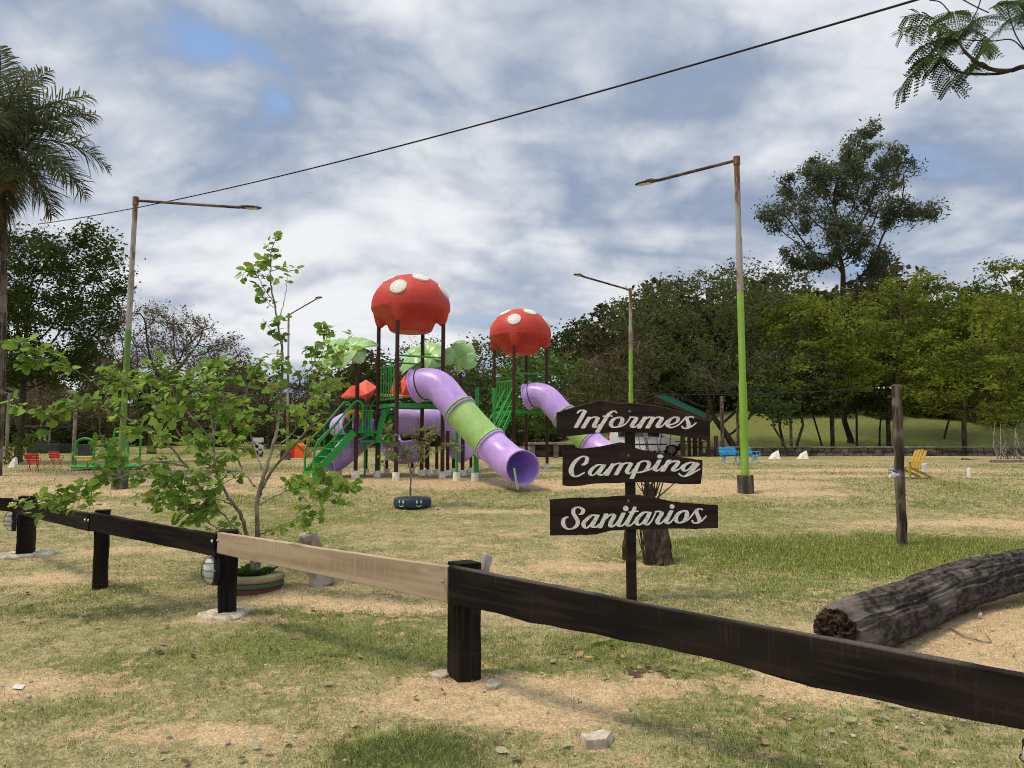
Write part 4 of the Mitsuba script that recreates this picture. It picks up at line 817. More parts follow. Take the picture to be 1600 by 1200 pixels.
# faceted red rocks of the canopy and the climbing wall
def gem(pts, D0): return trimesh.convex.convex_hull(np.array([L(px, py, D0 + dz) for px, py, dz in pts]))
k = pt.part('rock_canopy', gem([(532, 620, 0), (548, 603, -.2), (557, 602, .0), (563, 622, -.3), (548, 618, -.35), (560, 612, .6), (540, 612, .6), (535, 622, .4)], 17.5), 'mat_coral', label='faceted red rock shaped roof')
pt.part('rock_facet', gem([(556, 603, -.1), (572, 593, .0), (588, 604, -.1), (588, 607, .5), (573, 616, -.45), (572, 626, -.2), (560, 619, -.3), (588, 606, -.2), (580, 621, -.1), (565, 600, .6)], 17.45), 'mat_coral', parent=k)
for pts in ([(609, 611, 0), (617, 592, 0), (621, 612, -.1), (611, 618, .0), (620, 618, .4), (614, 600, .4)], [(626, 596, 0), (633, 586, 0), (646, 588, .1), (650, 617, 0), (628, 618, -.1), (636, 600, -.3), (640, 617, .5)]):
    pt.part('rock_panel', gem(pts, 18.7), 'mat_coral')
pt.part('canopy_ledge', cat([rod(L(600, 618, 18.6), L(652, 619, 18.6), .03), rod(L(586, 616, 17.9), L(604, 618, 18.3), .03)]), 'mat_yellow', 50, label='orange ledge under the red rocks')
t2 = P(813, 690, 21.3); ORG2 = np.array([t2[0], t2[1], .775])
pt2 = Thing('play_tower', 'smaller looking mushroom play tower further back, its slide passing behind the name boards', 'playground', 'mushroom play towers', loc=ORG2)
tower_core(pt2)
def L2(px, py, D): return P(px, py, D) - ORG2
fz2 = lambda px, D, z: np.array([(px - 800) * D / FOC - ORG2[0], D - ORG2[1], z])
stair(pt2, fz2(757, 19.9, .35), fz2(769, 19.5, .35), fz2(789, 21.1, 1.5), fz2(800, 20.7, 1.5), 6)
for px, D, z1 in ((745, 20.0, 2.1), (772, 19.7, 2.1)): q = fz2(px, D, 0); tpost(pt2, q[0], q[1], z1, .04, 'mat_green_steel')
poly_deck(pt2, [fz2(738, 19.8, 0), fz2(766, 19.4, 0), fz2(772, 19.9, 0), fz2(745, 20.4, 0)], .42)

# ------------------------------------------------------------------ lamp posts
def lamp_post(label, base, top_px, D, head_px, Dh, cut, sleeve, r=.066, block=(.30, .33), head='cobra', paint='mat_lime', dark=None):
    """base, top and head end of the arm as seen; cut: height where the paint ends; sleeve: height where the pole narrows."""
    b = np.array([*P(base[0], base[1], D)[:2], 0]); b[2] = gz(b[0], b[1]); tp_ = P(top_px[0], top_px[1], D) - b; hp = P(head_px[0], head_px[1], Dh) - b
    t = Thing('lamp_post', label, 'lamp post', 'street lamps round the playground', loc=b)
    axis = lambda z: np.array([tp_[0] * z / tp_[2], tp_[1] * z / tp_[2], z])
    t.part('concrete_base', rough(lathe([(0, block[1]), (block[0] / 2 * .95, block[1]), (block[0] / 2, block[1] - .015), (block[0] / 2, -.15)], 28), .012, 8, 3), 'mat_stained_concrete', 40)
    lo = [(axis(.1), r * 1.12), (axis(sleeve), r * 1.12), (axis(sleeve + .03), r * .95), (axis(cut), r * .95)]
    if dark: t.part('lower_pole', tube([p for p, _ in lo[:2]] , r * 1.13, 18), 'mat_moss_paint', 50); lo = lo[1:]
    t.part('painted_pole', tube([p for p, _ in lo], [q for _, q in lo], 18), paint, 50, label='lime green painted lower pole' if paint == 'mat_lime' else None)
    t.part('bare_pole', tube([axis(cut), axis(cut + .4 * (tp_[2] - cut)), axis(cut + .4 * (tp_[2] - cut) + .02), axis(tp_[2])], [r * .93, r * .93, r * .80, r * .78], 18), 'mat_rusty', 50, label='rusty unpainted upper pole')
    t.part('collar', lathe([(r * .8, -.12), (r * .98, -.12), (r * .98, .04), (0, .05)], 16, axis(tp_[2])), 'mat_rusty', 40)
    st_ = axis(tp_[2] - .03); d = unit(hp - st_); Lh = .50 if head == 'cobra' else .42; e = hp - d * Lh
    t.part('arm', tube([st_, (st_ + e) / 2, e + d * .05], r * .46, 12), 'mat_arm', 50)
    flatd = unit(d * [1, 1, .35 if d[2] > 0 else .55]); side = unit(np.cross(flatd, [0, 0, 1.])); up = np.cross(side, flatd); R_ = np.stack([flatd, side, up], 1)
    prof = [(-.02, .03, .030), (.05, .045, .036), (.12, .075, .042), (.22, .10, .040), (.34, .10, .032), (.44, .075, .022), (.49, .03, .010)]
    V = []; n = 20; th = np.arange(n) * 2 * np.pi / n
    for (x, w, h) in prof: V.append(np.stack([0 * th + x, w * np.cos(th), np.where(np.sin(th) > 0, h * np.sin(th), h * .55 * np.sin(th))], -1))
    V = np.vstack(V) @ R_.T + e; m_ = len(prof); i, j = np.meshgrid(np.arange(m_ - 1), np.arange(n), indexing='ij'); q = np.stack([i * n + j, i * n + (j + 1) % n, (i + 1) * n + (j + 1) % n, (i + 1) * n + j], -1).reshape(-1, 4)
    F_ = np.vstack([q[:, [0, 1, 2]], q[:, [0, 2, 3]], [[0, k + 1, k] for k in range(1, n - 1)], [[(m_ - 1) * n, (m_ - 1) * n + k, (m_ - 1) * n + k + 1] for k in range(1, n - 1)]])
    hk = t.part('lamp_head', trimesh.Trimesh(V, F_, process=False), 'mat_arm', 40)
    t.part('lens', cbox(.24, .13, .012, .005, e + R_ @ [.30, 0, -.022], R_), 'mat_frosted', parent=hk)
    if head == 'cobra': t.part('photocell_cover', cbox(.15, .05, .03, .008, e + R_ @ [.20, 0, .045], R_), 'mat_stained_concrete', parent=hk)
    return t
lamp_post('tall lamp post with lime green lower half standing right of the name boards', (1165, 770), (1151, 248), 14.4, (992, 291), 15.2, 3.78, 2.05, .066)
lamp_post('tall lamp post on the left, its lower pole mossy green, behind the leafy sapling', (187, 760), (212, 311), 15.0, (403, 326), 14.7, 3.1, 1.1, .060, (.30, .36), 'slim', 'mat_moss_paint', True)
lamp_post('lamp post behind the topmost name board with its arm pointing left', (986, 724), (985, 452), 25.0, (897, 428), 22.5, 3.7, 2.3, .066)
lamp_post('distant slender lamp post with a square head above the top of the leafy sapling', (449, 712), (451, 491), 30.0, (500, 464), 26.5, 1.2, .8, .05, (.25, .3), 'slim', 'mat_moss_paint')

# overhead cable and the string of lights
def hang(a, b, sag, r, n=40):
    u = np.linspace(0, 1, n)[:, None]; p = a + (b - a) * u; p[:, 2] -= (4 * sag * u * (1 - u))[:, 0]; return tube(p, r, 6)
ca, cb = P(1640, -62, 7.4), P(60, 350, 26.0)
single('overhead_cable', 'dark power cable slung across the sky from upper right to the palm', 'cable', hang(ca, cb, .34, .0135), 'mat_cable', True)
sl = Thing('light_string', 'thin wire with a few tiny white bulbs running left from the lone wooden post', 'string lights')
wa, wb = P(1404, 604, PD), P(986, 612, 24.9); sl.part('wire', hang(wa, wb, .10, .006), 'mat_cable', True)
for f in (.004, .012, .022, .03): q = wa + (wb - wa) * f; sl.part('bulb', lathe([(0, .014), (.012, .008), (.014, 0), (.008, -.014), (0, -.016)], 10, q + [0, 0, -.012]), 'mat_white_spot', True)

# ------------------------------------------------------------------ trees
def colonize(att, trunk, step, infl, kill, seed, iters=120, grav=(0, 0, .12)):
    """Space colonization: the branches grow from the trunk polyline towards the points of the crown."""
    r = np.random.default_rng(seed); nodes = [np.asarray(p, float) for p in trunk]; par = [-1] + list(range(len(trunk) - 1)); att = np.asarray(att, float)
    for _ in range(iters):
        if len(att) == 0: break
        N = np.array(nodes); d, i = cKDTree(N).query(att); near = d < infl
        if not near.any():
            k = np.argmin(d); near = np.arange(len(att)) == k
        dirs = np.zeros_like(N); u = att[near] - N[i[near]]; u /= np.linalg.norm(u, axis=1, keepdims=True) + 1e-9; np.add.at(dirs, i[near], u)
        idx = np.unique(i[near]); new = []
        for k in idx:
            v = unit(dirs[k] + r.normal(size=3) * .25 + np.array(grav)); new.append((N[k] + v * step, k))
        for p, k in new: nodes.append(p); par.append(k)
        d2, _ = cKDTree(np.array([p for p, _ in new])).query(att); att = att[d2 > kill]
        if len(nodes) > 6000: break
    return np.array(nodes), np.array(par)
def skeleton(nodes, par, r_tip, expo, r_min=0., rmax=None):
    n = len(nodes); tips = np.zeros(n); kids = [[] for _ in range(n)]
    for k in range(n):
        if par[k] >= 0: kids[par[k]].append(k)
    for k in range(n - 1, -1, -1):
        if not kids[k]: tips[k] = 1
        if par[k] >= 0: tips[par[k]] += tips[k]
    rad = r_tip * tips ** (1 / expo)
    if rmax: rad = np.minimum(rad, rmax)
    V, F_, off = [], [], 0; done = np.zeros(n, bool); roots = [0]
    while roots:
        k = roots.pop(); ch = [k]
        if par[k] >= 0: ch = [par[k], k]
        while kids[ch[-1]]:
            ks = sorted(kids[ch[-1]], key=lambda q: -tips[q]); roots += ks[1:]; ch.append(ks[0])
        if len(ch) < 2: continue
        p = nodes[ch]; rr = rad[ch].copy()
        if par[k] >= 0: rr[0] = rr[1]
        if rr.max() < r_min: continue
        s = 9 if rr.max() > .09 else 6 if rr.max() > .03 else 3
        v, f = tube_vf(p, rr, s, False); V.append(v); F_.append(f + off); off += len(v)
    return np.vstack(V), np.vstack(F_), tips, rad
def leaf_quads(c, size, aspect, seed, up=.3, droop=0.):
    """Small bent leaves at the centres c: four corners, two triangles each."""
    r = np.random.default_rng(seed); n = len(c); a = r.normal(size=(n, 3)); a[:, 2] = a[:, 2] * .6 - droop; a /= np.linalg.norm(a, axis=1, keepdims=True)
    b = r.normal(size=(n, 3)); b[:, 2] += up; b = np.cross(a, b); b /= np.linalg.norm(b, axis=1, keepdims=True) + 1e-9; nn = np.cross(a, b); s = (np.asarray(size) * r.uniform(.6, 1.3, n))[:, None]
    v = np.stack([c - a * s * .5, c + b * s * aspect * .5 + nn * s * .06, c + a * s * .5, c - b * s * aspect * .5 + nn * s * .06], 1).reshape(-1, 3)
    k = np.arange(n)[:, None] * 4; f = np.concatenate([k + [0, 1, 2], k + [0, 2, 3]], 1).reshape(-1, 3); return v, f
def make_tree(seed, height, crown, trunk_h, n_att=500, step=.35, leaf=.16, per=26, spread=.45, cols=((.05, .08, .02), (.11, .14, .035)), tip=.012, expo=2.25, aspect=.55, lean=(0, 0), droop=.1, twigs=0, bare=False, rmax=.4, flatten=.6, clump=.5):
    """crown: ellipsoids (cx, cy, cz, rx, ry, rz) holding the crown. Returns trunk and crown as shape dicts."""
    r = np.random.default_rng(seed); pts = []; vol = np.array([c[3] * c[4] * c[5] for c in crown]); vol /= vol.sum()
    for c, w in zip(crown, vol):
        m = max(8, int(n_att * w)); u = r.normal(size=(m, 3)); u /= np.linalg.norm(u, axis=1, keepdims=True); u *= r.uniform(.15, 1, (m, 1)) ** .42; pts.append(np.array(c[:3]) + u * np.array(c[3:]))
    pts = np.vstack(pts); keep = meshkit.fbm(pts * (2.2 / max(crown[0][3], .5)) + seed, 2, seed) > .40; pts = pts[keep]
    tz = np.linspace(-.2, trunk_h, max(3, int(trunk_h / step))); tr = np.stack([lean[0] * np.clip(tz / max(trunk_h, .1), 0, 2) ** 1.3 + .06 * trunk_h * (meshkit.noise(np.stack([tz * .6, tz * 0, tz * 0 + seed], -1), 1) - .5), lean[1] * tz / max(trunk_h, .1) + .06 * trunk_h * (meshkit.noise(np.stack([tz * .6, tz * 0, tz * 0 + seed], -1), 2) - .5), tz], -1)
    nodes, par = colonize(pts, tr, step, step * 9, step * 1.7, seed)
    V, F_, tips, rad = skeleton(nodes, par, tip, expo, 0, rmax)
    flare = 1 + .5 * np.exp(-np.maximum(V[:, 2], 0) / .35); ctr = np.interp(V[:, 2], tz, tr[:, 0]), np.interp(V[:, 2], tz, tr[:, 1]); low = V[:, 2] < min(trunk_h * .5, 1.2)
    V[low, 0] = ctr[0][low] + (V[low, 0] - ctr[0][low]) * flare[low]; V[low, 1] = ctr[1][low] + (V[low, 1] - ctr[1][low]) * flare[low]
    out = {'trunk': mikit.ply((V, F_), 'mat_bark', True)}
    ends = np.where((tips <= 2) & (np.arange(len(nodes)) >= len(tr)))[0]
    if bare:      # bare crown: sprays of thin twigs at the branch ends
        tv, tf, off = [], [], 0; c = np.repeat(ends, per); base = nodes[c] + r.normal(size=(len(c), 3)) * .05; pd = nodes[c] - nodes[np.maximum(par[c], 0)]; pd /= np.linalg.norm(pd, axis=1, keepdims=True) + 1e-9
        d = pd + r.normal(size=(len(c), 3)) * .75 + [0, 0, .15]; d /= np.linalg.norm(d, axis=1, keepdims=True); Lw = leaf * r.uniform(.5, 1.4, (len(c), 1)); s = np.cross(d, r.normal(size=(len(c), 3))); s /= np.linalg.norm(s, axis=1, keepdims=True) + 1e-9; w = .011
        mid = base + d * Lw * .55; end = base + (d + r.normal(size=d.shape) * .25) * Lw
        v = np.stack([base - s * w, base + s * w, mid + s * w * .8, mid - s * w * .8, end], 1).reshape(-1, 3); k = np.arange(len(c))[:, None] * 5
        f = np.concatenate([k + [0, 1, 2], k + [0, 2, 3], k + [3, 2, 4]], 1).reshape(-1, 3); out['twigs'] = mikit.ply((v, f), 'mat_twig', False)
        if twigs:
            c = nodes[r.choice(ends, twigs)] + r.normal(size=(twigs, 3)) * .25; v, f = leaf_quads(c, .15, .6, seed + 2); col = np.array(cols[0]) + (np.array(cols[1]) - cols[0]) * r.random((twigs, 1)); out['crown'] = mikit.ply((v, f), 'mat_leaf', False, color=np.repeat(col, 4, 0))
        return out
    c = np.repeat(ends, per); nC = len(c); o = r.normal(size=(nC, 3)) * spread; o[:, 2] *= flatten
    ctr = nodes[c] + o * r.uniform(.4, 1.1, (len(ends), 1)).repeat(per, 0)
    v, f = leaf_quads(ctr, leaf, aspect, seed + 1, droop=droop)
    t = meshkit.fbm(ctr * 1.1 + seed, 2, seed + 4) * .6 + r.random(len(ends)).repeat(per) * clump + r.random(nC) * .30 - .25
    col = np.array(cols[0]) + (np.array(cols[1]) - cols[0]) * np.clip(t, 0, 1)[:, None]
    out['crown'] = mikit.ply((v, f), 'mat_leaf', False, color=np.repeat(col, 4, 0)); return out
def plant_tree(name, label, parts, px, D, base_py=None, rz=0., sc=1.0, group=None, sxy=1.0, x=None, kind=None):
    X = (px - 800) * D / FOC if x is None else x; z = gz(X, D); t = Thing(name, label, 'tree', group, (X, D, z - .05), rz)
    for k, d in parts.items(): t.part(k, d, None, m=T().scale([sc * sxy, sc * sxy, sc]))
    return t
def ell_px(cx, cy, rx_, ry_, D, base, depth=None, dd=0.):
    """Crown ellipsoid seen at (cx, cy) with these half sizes, relative to the tree's foot (X, D, z)."""
    p = P(cx, cy, D) - base; return (p[0], dd, p[2], rx_ * D / FOC, depth or rx_ * D / FOC, ry_ * D / FOC)
def tree_at(name, label, px, D, crowns, trunk_h, seed, group=None, **kw):
    X = (px - 800) * D / FOC; base = np.array([X, D, gz(X, D) - .05]); cr = [ell_px(c[0], c[1], c[2], c[3], D, base, *(c[4:])) for c in crowns]
    return plant_tree(name, label, make_tree(seed, 0, cr, trunk_h, **kw), px, D, group=group)
OLIVE = ((.065, .095, .034), (.165, .20, .07)); YG = ((.075, .125, .022), (.25, .30, .05)); DKG = ((.031, .052, .021), (.091, .130, .044)); MID = ((.065, .124, .029), (.169, .260, .065)); GREY = ((.072, .098, .056), (.169, .202, .111)); PALE = ((.104, .130, .052), (.247, .260, .117))
# right: the spreading tree, the tall one, the yellow green row
tree_at('spreading_tree', 'broad spreading tree with a leaning trunk and tangled bare lower limbs behind the green roof', 1148, 43, [(1010, 500, 70, 62, 3.0), (1110, 480, 100, 62, 4.0), (1190, 500, 80, 60, 3.5), (1255, 520, 50, 50, 3.0), (1050, 575, 95, 45, 4.0), (1180, 580, 100, 45, 4.5), (1010, 620, 60, 35, 3), (1240, 600, 60, 40, 3)], 2.2, 301, n_att=2000, step=.40, leaf=.25, per=20, spread=.38, cols=OLIVE, lean=(-1.25, .2), rmax=.34, tip=.016, aspect=.42)
tree_at('bare_tree', 'grey bare twigged tree hanging in front of the spreading tree', 1225, 40.8, [(1190, 585, 75, 40, 2.5), (1250, 590, 70, 45, 2.5), (1120, 590, 60, 35, 2)], 1.6, 302, n_att=620, step=.36, leaf=.66, per=6, bare=True, twigs=2500, cols=OLIVE, lean=(-.3, 0), rmax=.2)
tree_at('tall_tree', 'very tall open crowned tree rising high above the others on the right', 1322, 46, [(1345, 240, 40, 45, 2.2), (1270, 290, 55, 45, 2.6), (1225, 335, 48, 30, 2.2), (1345, 320, 60, 45, 3), (1300, 380, 75, 45, 3.), (1420, 335, 55, 20, 2.2), (1395, 270, 34, 32, 2.0), (1340, 400, 60, 32, 2.5), (1370, 420, 26, 30, 1.6), (1260, 400, 40, 30, 2.)], 10.2, 303, n_att=1300, step=.45, leaf=.25, per=100, spread=.36, cols=GREY, rmax=.32, tip=.02, aspect=.34, droop=.6, lean=(.3, 0), flatten=.8)
for k, (px, D, crowns, th, lab, sd) in enumerate([
    (1300, 41, [(1255, 520, 70, 70, 3.2), (1300, 580, 70, 60, 3.2), (1220, 600, 60, 45, 3), (1330, 500, 40, 50, 2.5)], 2.2, 'yellow green tree with several slim dark trunks directly below the tall open tree', 311),
    (1388, 42, [(1420, 480, 60, 62, 3), (1470, 500, 55, 60, 3), (1400, 560, 75, 60, 3.4), (1450, 600, 60, 45, 3), (1360, 600, 45, 40, 2.5), (1430, 640, 60, 18, 3)], 2.2, 'yellow green tree with a domed top behind the lone grey post', 312),
    (1505, 39, [(1500, 560, 75, 75, 3.4), (1560, 520, 70, 75, 3.4), (1480, 615, 75, 36, 3), (1545, 610, 75, 40, 3), (1440, 590, 40, 45, 2.4), (1570, 645, 60, 20, 3)], 1.5, 'bright leafy tree with a thick forked dark trunk near the right edge', 313),
    (1610, 44, [(1590, 470, 70, 72, 3.2), (1640, 520, 70, 80, 3.2), (1570, 560, 55, 55, 3)], 2.0, 'yellow green tree cut by the right edge of the view', 314)]):
    tree_at('leafy_tree', lab, px, D, crowns, th, sd, n_att=1200, step=.38, leaf=.24, per=38, spread=.36, cols=YG, rmax=.26, tip=.014, aspect=.42, flatten=.40, clump=.9)
for k, (px, D, crowns, th, lean, lab, sd) in enumerate([(1240, 39.5, [(1200, 620, 50, 30, 2), (1265, 615, 40, 36, 2)], 1.6, (.5, 0), 'crooked small tree with a V shaped dark trunk behind the blue benches', 321), (1232, 37.2, [(1215, 640, 34, 26, 1.5), (1180, 630, 30, 26, 1.5)], 1.4, (-.7, 0), 'small tree whose dark trunk leans left beside the pale cone stones', 322), (1335, 43.5, [(1330, 600, 50, 46, 2.4)], 2.6, (.1, 0), 'straight dark trunked tree standing in the shade behind the stone wall', 323), (1560, 50, [(1560, 620, 60, 50, 3)], 2.0, (-.5, 0), 'dark tree on the grass bank behind the fallen branch', 324),
    (1283, 41.5, [(1275, 600, 40, 30, 2)], 2.4, (-.4, .3), 'slim dark trunked tree leaning left behind the second white pointed stone', 325), (1372, 44, [(1365, 605, 36, 30, 2)], 2.5, (.3, 0), 'slim dark tree just left of the lone grey post, on the bank', 326), (1475, 47, [(1480, 610, 44, 34, 2.4)], 2.0, (.6, 0), 'leaning dark tree on the bank between the yellow chair and the forked trunk', 327)]):
    tree_at('shade_tree', lab, px, D, crowns, th, sd, n_att=260, step=.3, leaf=.22, per=18, spread=.35, cols=DKG, rmax=.17, tip=.014, lean=lean)
# centre
tree_at('round_tree', 'dark domed tree peeping over the others between the far mushroom and the lamp arm', 907, 72, [(907, 525, 38, 28, 3.), (880, 545, 34, 26, 3), (935, 550, 40, 26, 3)], 6.5, 331, n_att=420, step=.5, leaf=.34, per=34, spread=.5, cols=DKG, aspect=.6)
tree_at('green_tree', 'fresh green tree with dark forked trunk behind the far play tower', 918, 44, [(880, 600, 62, 55, 3.0), (830, 590, 50, 60, 2.6), (930, 620, 50, 50, 2.5), (860, 650, 60, 36, 2.6), (800, 620, 40, 50, 2.4)], 1.6, 332, n_att=800, step=.36, leaf=.25, per=24, spread=.42, cols=MID, rmax=.22)
tree_at('green_tree', 'olive green rounded tree left of the far mushroom cap', 770, 52, [(765, 570, 45, 48, 3.), (720, 590, 45, 44, 3), (800, 560, 40, 40, 3), (750, 630, 60, 40, 3)], 2.0, 333, n_att=700, step=.42, leaf=.28, per=26, spread=.48, cols=OLIVE)
tree_at('green_tree', 'pale feathery tree rising between the posts of the near mushroom', 648, 56, [(650, 560, 32, 36, 2.2), (672, 545, 20, 24, 1.6), (628, 590, 34, 26, 2)], 4.4, 334, n_att=330, step=.4, leaf=.26, per=16, spread=.5, cols=PALE, aspect=.4)
tree_at('green_tree', 'dull olive tree behind the clover leaf on the left of the near tower', 575, 62, [(600, 590, 60, 32, 4), (560, 610, 50, 30, 4), (690, 600, 50, 32, 4), (640, 620, 60, 32, 4)], 2.5, 335, n_att=650, step=.5, leaf=.34, per=26, spread=.6, cols=((.04, .05, .016), (.085, .09, .028)))
tree_at('bare_tree', 'grey brown bare tree between the far play tower and the green roofed shelter', 960, 41, [(950, 590, 55, 45, 2.6), (990, 560, 40, 40, 2.4), (915, 630, 45, 34, 2.4), (985, 620, 50, 34, 2.4)], 1.6, 336, n_att=650, step=.32, leaf=.6, per=6, bare=True, twigs=3500, cols=((.05, .06, .02), (.12, .10, .035)), rmax=.2)
tree_at('green_tree', 'fine leaved tree behind the top of the middle lamp post', 1000, 58, [(1010, 500, 46, 40, 3), (970, 530, 40, 40, 3), (1060, 470, 50, 40, 3), (1150, 440, 60, 36, 3), (1230, 440, 50, 40, 3)], 5.5, 337, n_att=800, step=.5, leaf=.30, per=18, spread=.6, cols=GREY, aspect=.4)
# left
tree_at('dark_tree', 'large dense dark green tree at the left edge behind the palm', 34, 26, [(60, 430, 85, 75, 2.6), (130, 440, 55, 70, 2.2), (20, 500, 90, 70, 2.6), (110, 520, 60, 60, 2.2), (-60, 480, 80, 90, 2.6), (40, 570, 90, 50, 2.4), (150, 390, 36, 40, 1.6)], 1.8, 341, n_att=1700, step=.3, leaf=.14, per=88, spread=.34, cols=((.028, .05, .016), (.10, .14, .04)), rmax=.26, aspect=.5)
tree_at('umbrella_tree', 'wide bare umbrella shaped tree behind the mossy lamp post on the left', 238, 44, [(240, 510, 80, 36, 3.2), (310, 535, 60, 42, 3), (175, 540, 60, 42, 3), (360, 570, 36, 36, 2.2), (120, 570, 60, 40, 3), (250, 570, 110, 36, 3.5), (320, 600, 60, 30, 3), (90, 620, 70, 24, 2.5)], 1.6, 342, n_att=2300, step=.36, leaf=.62, per=8, bare=True, twigs=9000, cols=((.09, .075, .05), (.16, .135, .08)), rmax=.36, tip=.021)
tree_at('bare_tree', 'low wide brown bare tree with arching limbs at the far left', 70, 52, [(60, 640, 90, 34, 3.5), (150, 650, 70, 30, 3), (-30, 630, 80, 44, 3)], 1.2, 343, n_att=700, step=.4, leaf=.75, per=7, bare=True, twigs=6000, cols=((.06, .05, .03), (.11, .09, .05)), rmax=.25, tip=.018)
tree_at('bare_tree', 'brown bare crowned tree half hidden behind the leafy sapling', 420, 55, [(420, 640, 70, 45, 3.5), (340, 650, 70, 36, 3), (490, 640, 60, 50, 3), (540, 650, 40, 40, 3)], 1.4, 344, n_att=800, step=.42, leaf=.75, per=8, bare=True, twigs=9000, cols=((.06, .05, .032), (.12, .10, .05)), rmax=.25, tip=.018)
tree_at('young_tree', 'small bright green bushy tree beside the red bench', 32, 24, [(30, 700, 34, 22, .6), (55, 690, 20, 20, .5), (15, 712, 20, 16, .5)], .25, 345, n_att=160, step=.12, leaf=.085, per=16, spread=.14, cols=((.06, .10, .02), (.15, .19, .04)), tip=.006, rmax=.05)
# the far woods that close the view, and trees of the wood's edge
fw = [make_tree(351, 0, [(0, 0, 5.5, 4.2, 4, 3.4), (2, 0, 3.0, 3.5, 3, 2.8), (-2.5, 0, 3.2, 3.2, 3, 2.9), (0, 0, 1.4, 4.2, 3, 1.3)], .8, n_att=560, step=.5, leaf=.5, per=16, spread=.6, cols=((.05, .062, .026), (.105, .115, .045))),
      make_tree(352, 0, [(0, 0, 6.5, 3.6, 3.6, 4.2), (1.5, 1, 3.0, 3.4, 3, 2.8), (-1.5, -1, 3.0, 3.2, 3, 2.6), (0, 0, 1.4, 4.2, 3, 1.3)], .8, n_att=560, step=.5, leaf=.5, per=16, spread=.6, cols=((.06, .062, .03), (.13, .12, .055)))]
def far_mesh(spots_):
    out = {'trunk': ([], [], 0), 'crown': ([], [], [], 0)}; V, F_, C_, off = [], [], [], 0; TV, TF, to = [], [], 0
    for (x, y, s, kx) in spots_:
        for nm in ('trunk', 'crown'):
            v, f, n, uv, c = meshkit.WRITTEN[fw[kx][nm]['filename']]; a = x * 3.7; w = np.array(v, float) @ rotz(a).T * s + [x, y, gz(x, y) - .1]
            if nm == 'trunk': TV.append(w); TF.append(f + to); to += len(w)
            else: V.append(w); F_.append(f + off); C_.append(c); off += len(w)
    return (np.vstack(TV), np.vstack(TF)), (np.vstack(V), np.vstack(F_), np.vstack(C_))
fr = np.random.default_rng(9); spots_ = []
for k in range(58): x = -74 + 2.7 * k + fr.uniform(-1, 1); y = (74 if x < 8 else 70) + fr.uniform(-5, 8); spots_.append((x, y, fr.uniform(.62, .85) * (1.0 if x < 12 else 1.45), k % 2))
for k in range(20): spots_.append((8 + 2.6 * k + fr.uniform(-1, 1), 57 + fr.uniform(-2, 3), fr.uniform(.8, 1.0), (k + 1) % 2))
trv, crv = far_mesh(spots_)
fwk = Thing('far_woods', 'dull green far wood closing the view behind the park', 'wood', kind='stuff')
fwk.part('trunks', trv, 'mat_bark', True, kind='stuff'); fwk.part('foliage', crv[:2], 'mat_leaf', False, kind='stuff', color=crv[2])

us_ = []
for k in range(44): us_.append((9.5 + .78 * k + fr.uniform(-.5, .5), 53.5 + fr.uniform(-1.5, 4), fr.uniform(.24, .40), k % 2))
for k in range(70): us_.append((-44 + .85 * k + fr.uniform(-.6, .6), 60 + fr.uniform(-3, 5), fr.uniform(.22, .42), k % 2))
trv, crv = far_mesh(us_)
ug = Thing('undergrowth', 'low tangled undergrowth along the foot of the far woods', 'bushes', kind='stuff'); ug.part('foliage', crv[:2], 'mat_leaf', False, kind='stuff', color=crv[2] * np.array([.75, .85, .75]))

# ------------------------------------------------------------------ the palm
pD = 17.0; pX = (-6 - 800) * pD / FOC; pz = gz(pX, pD); PC = P(-4, 228, pD)
palm = Thing('palm_tree', 'feathery palm tree at the left edge with drooping fronds', 'tree')
tz = np.linspace(pz - .1, PC[2] - .2, 60); pr = .16 + .012 * np.abs(np.sin(tz * 9)); palm.part('trunk', tube(np.stack([pX + (PC[0] - pX) * ((tz - pz) / (PC[2] - pz)) ** 2, 0 * tz + pD, tz], -1), pr, 16), 'mat_old_wood', 60)
pr_ = np.random.default_rng(21)
def frond(az, elev, Lf, droop, seed, dry=False):
    r = np.random.default_rng(seed); n = 26; s = np.linspace(0, 1, n); e = elev - droop * s ** 1.3; d = np.stack([np.cos(e) * math.cos(az), np.cos(e) * math.sin(az), np.sin(e)], -1); p = np.cumsum(d, 0) * (Lf / n); p = p - p[0]
    v0_, f0_ = tube_vf(p, np.linspace(.028, .005, n), 5, False); V, F_, off = [v0_], [f0_], len(v0_); side = np.array([-math.sin(az), math.cos(az), 0])
    m = 60
    for k in range(m):
        q = .10 + .90 * (k + r.random()) / m; b = np.array([np.interp(q, s, p[:, j]) for j in range(3)]); dd = unit([np.interp(q, s, d[:, j]) for j in range(3)]); up = np.cross(side, dd) * -1
        for sg in (-1, 1):
            Ll = (.72 * math.sin(math.pi * min(.98, q * .8 + .16)) + .08) * r.uniform(.8, 1.15); o = unit(side * sg * .85 + dd * .62 + up * r.normal(.15, .30)); w = unit(np.cross(o, up + side * .2)) * .014
            a1 = b + o * Ll * .45; a2 = b + o * Ll * .80 + [0, 0, -.10 * Ll]; a3 = b + o * Ll * .98 + [0, 0, -.34 * Ll]
            V.append(np.array([b - w * .6, b + w * .6, a1 + w, a1 - w, a2 + w * .7, a2 - w * .7, a3])); F_.append(np.array([[0, 1, 2], [0, 2, 3], [3, 2, 4], [3, 4, 5], [5, 4, 6]]) + off); off += 7
    V = np.vstack(V); col = (np.array([.13, .16, .085]) if not dry else np.array([.17, .13, .06])) * pr_.uniform(.7, 1.15); return V + PC, np.vstack(F_), np.tile(col, (len(V), 1)) * np.random.default_rng(seed + 1).uniform(.75, 1.2, (len(V), 1))
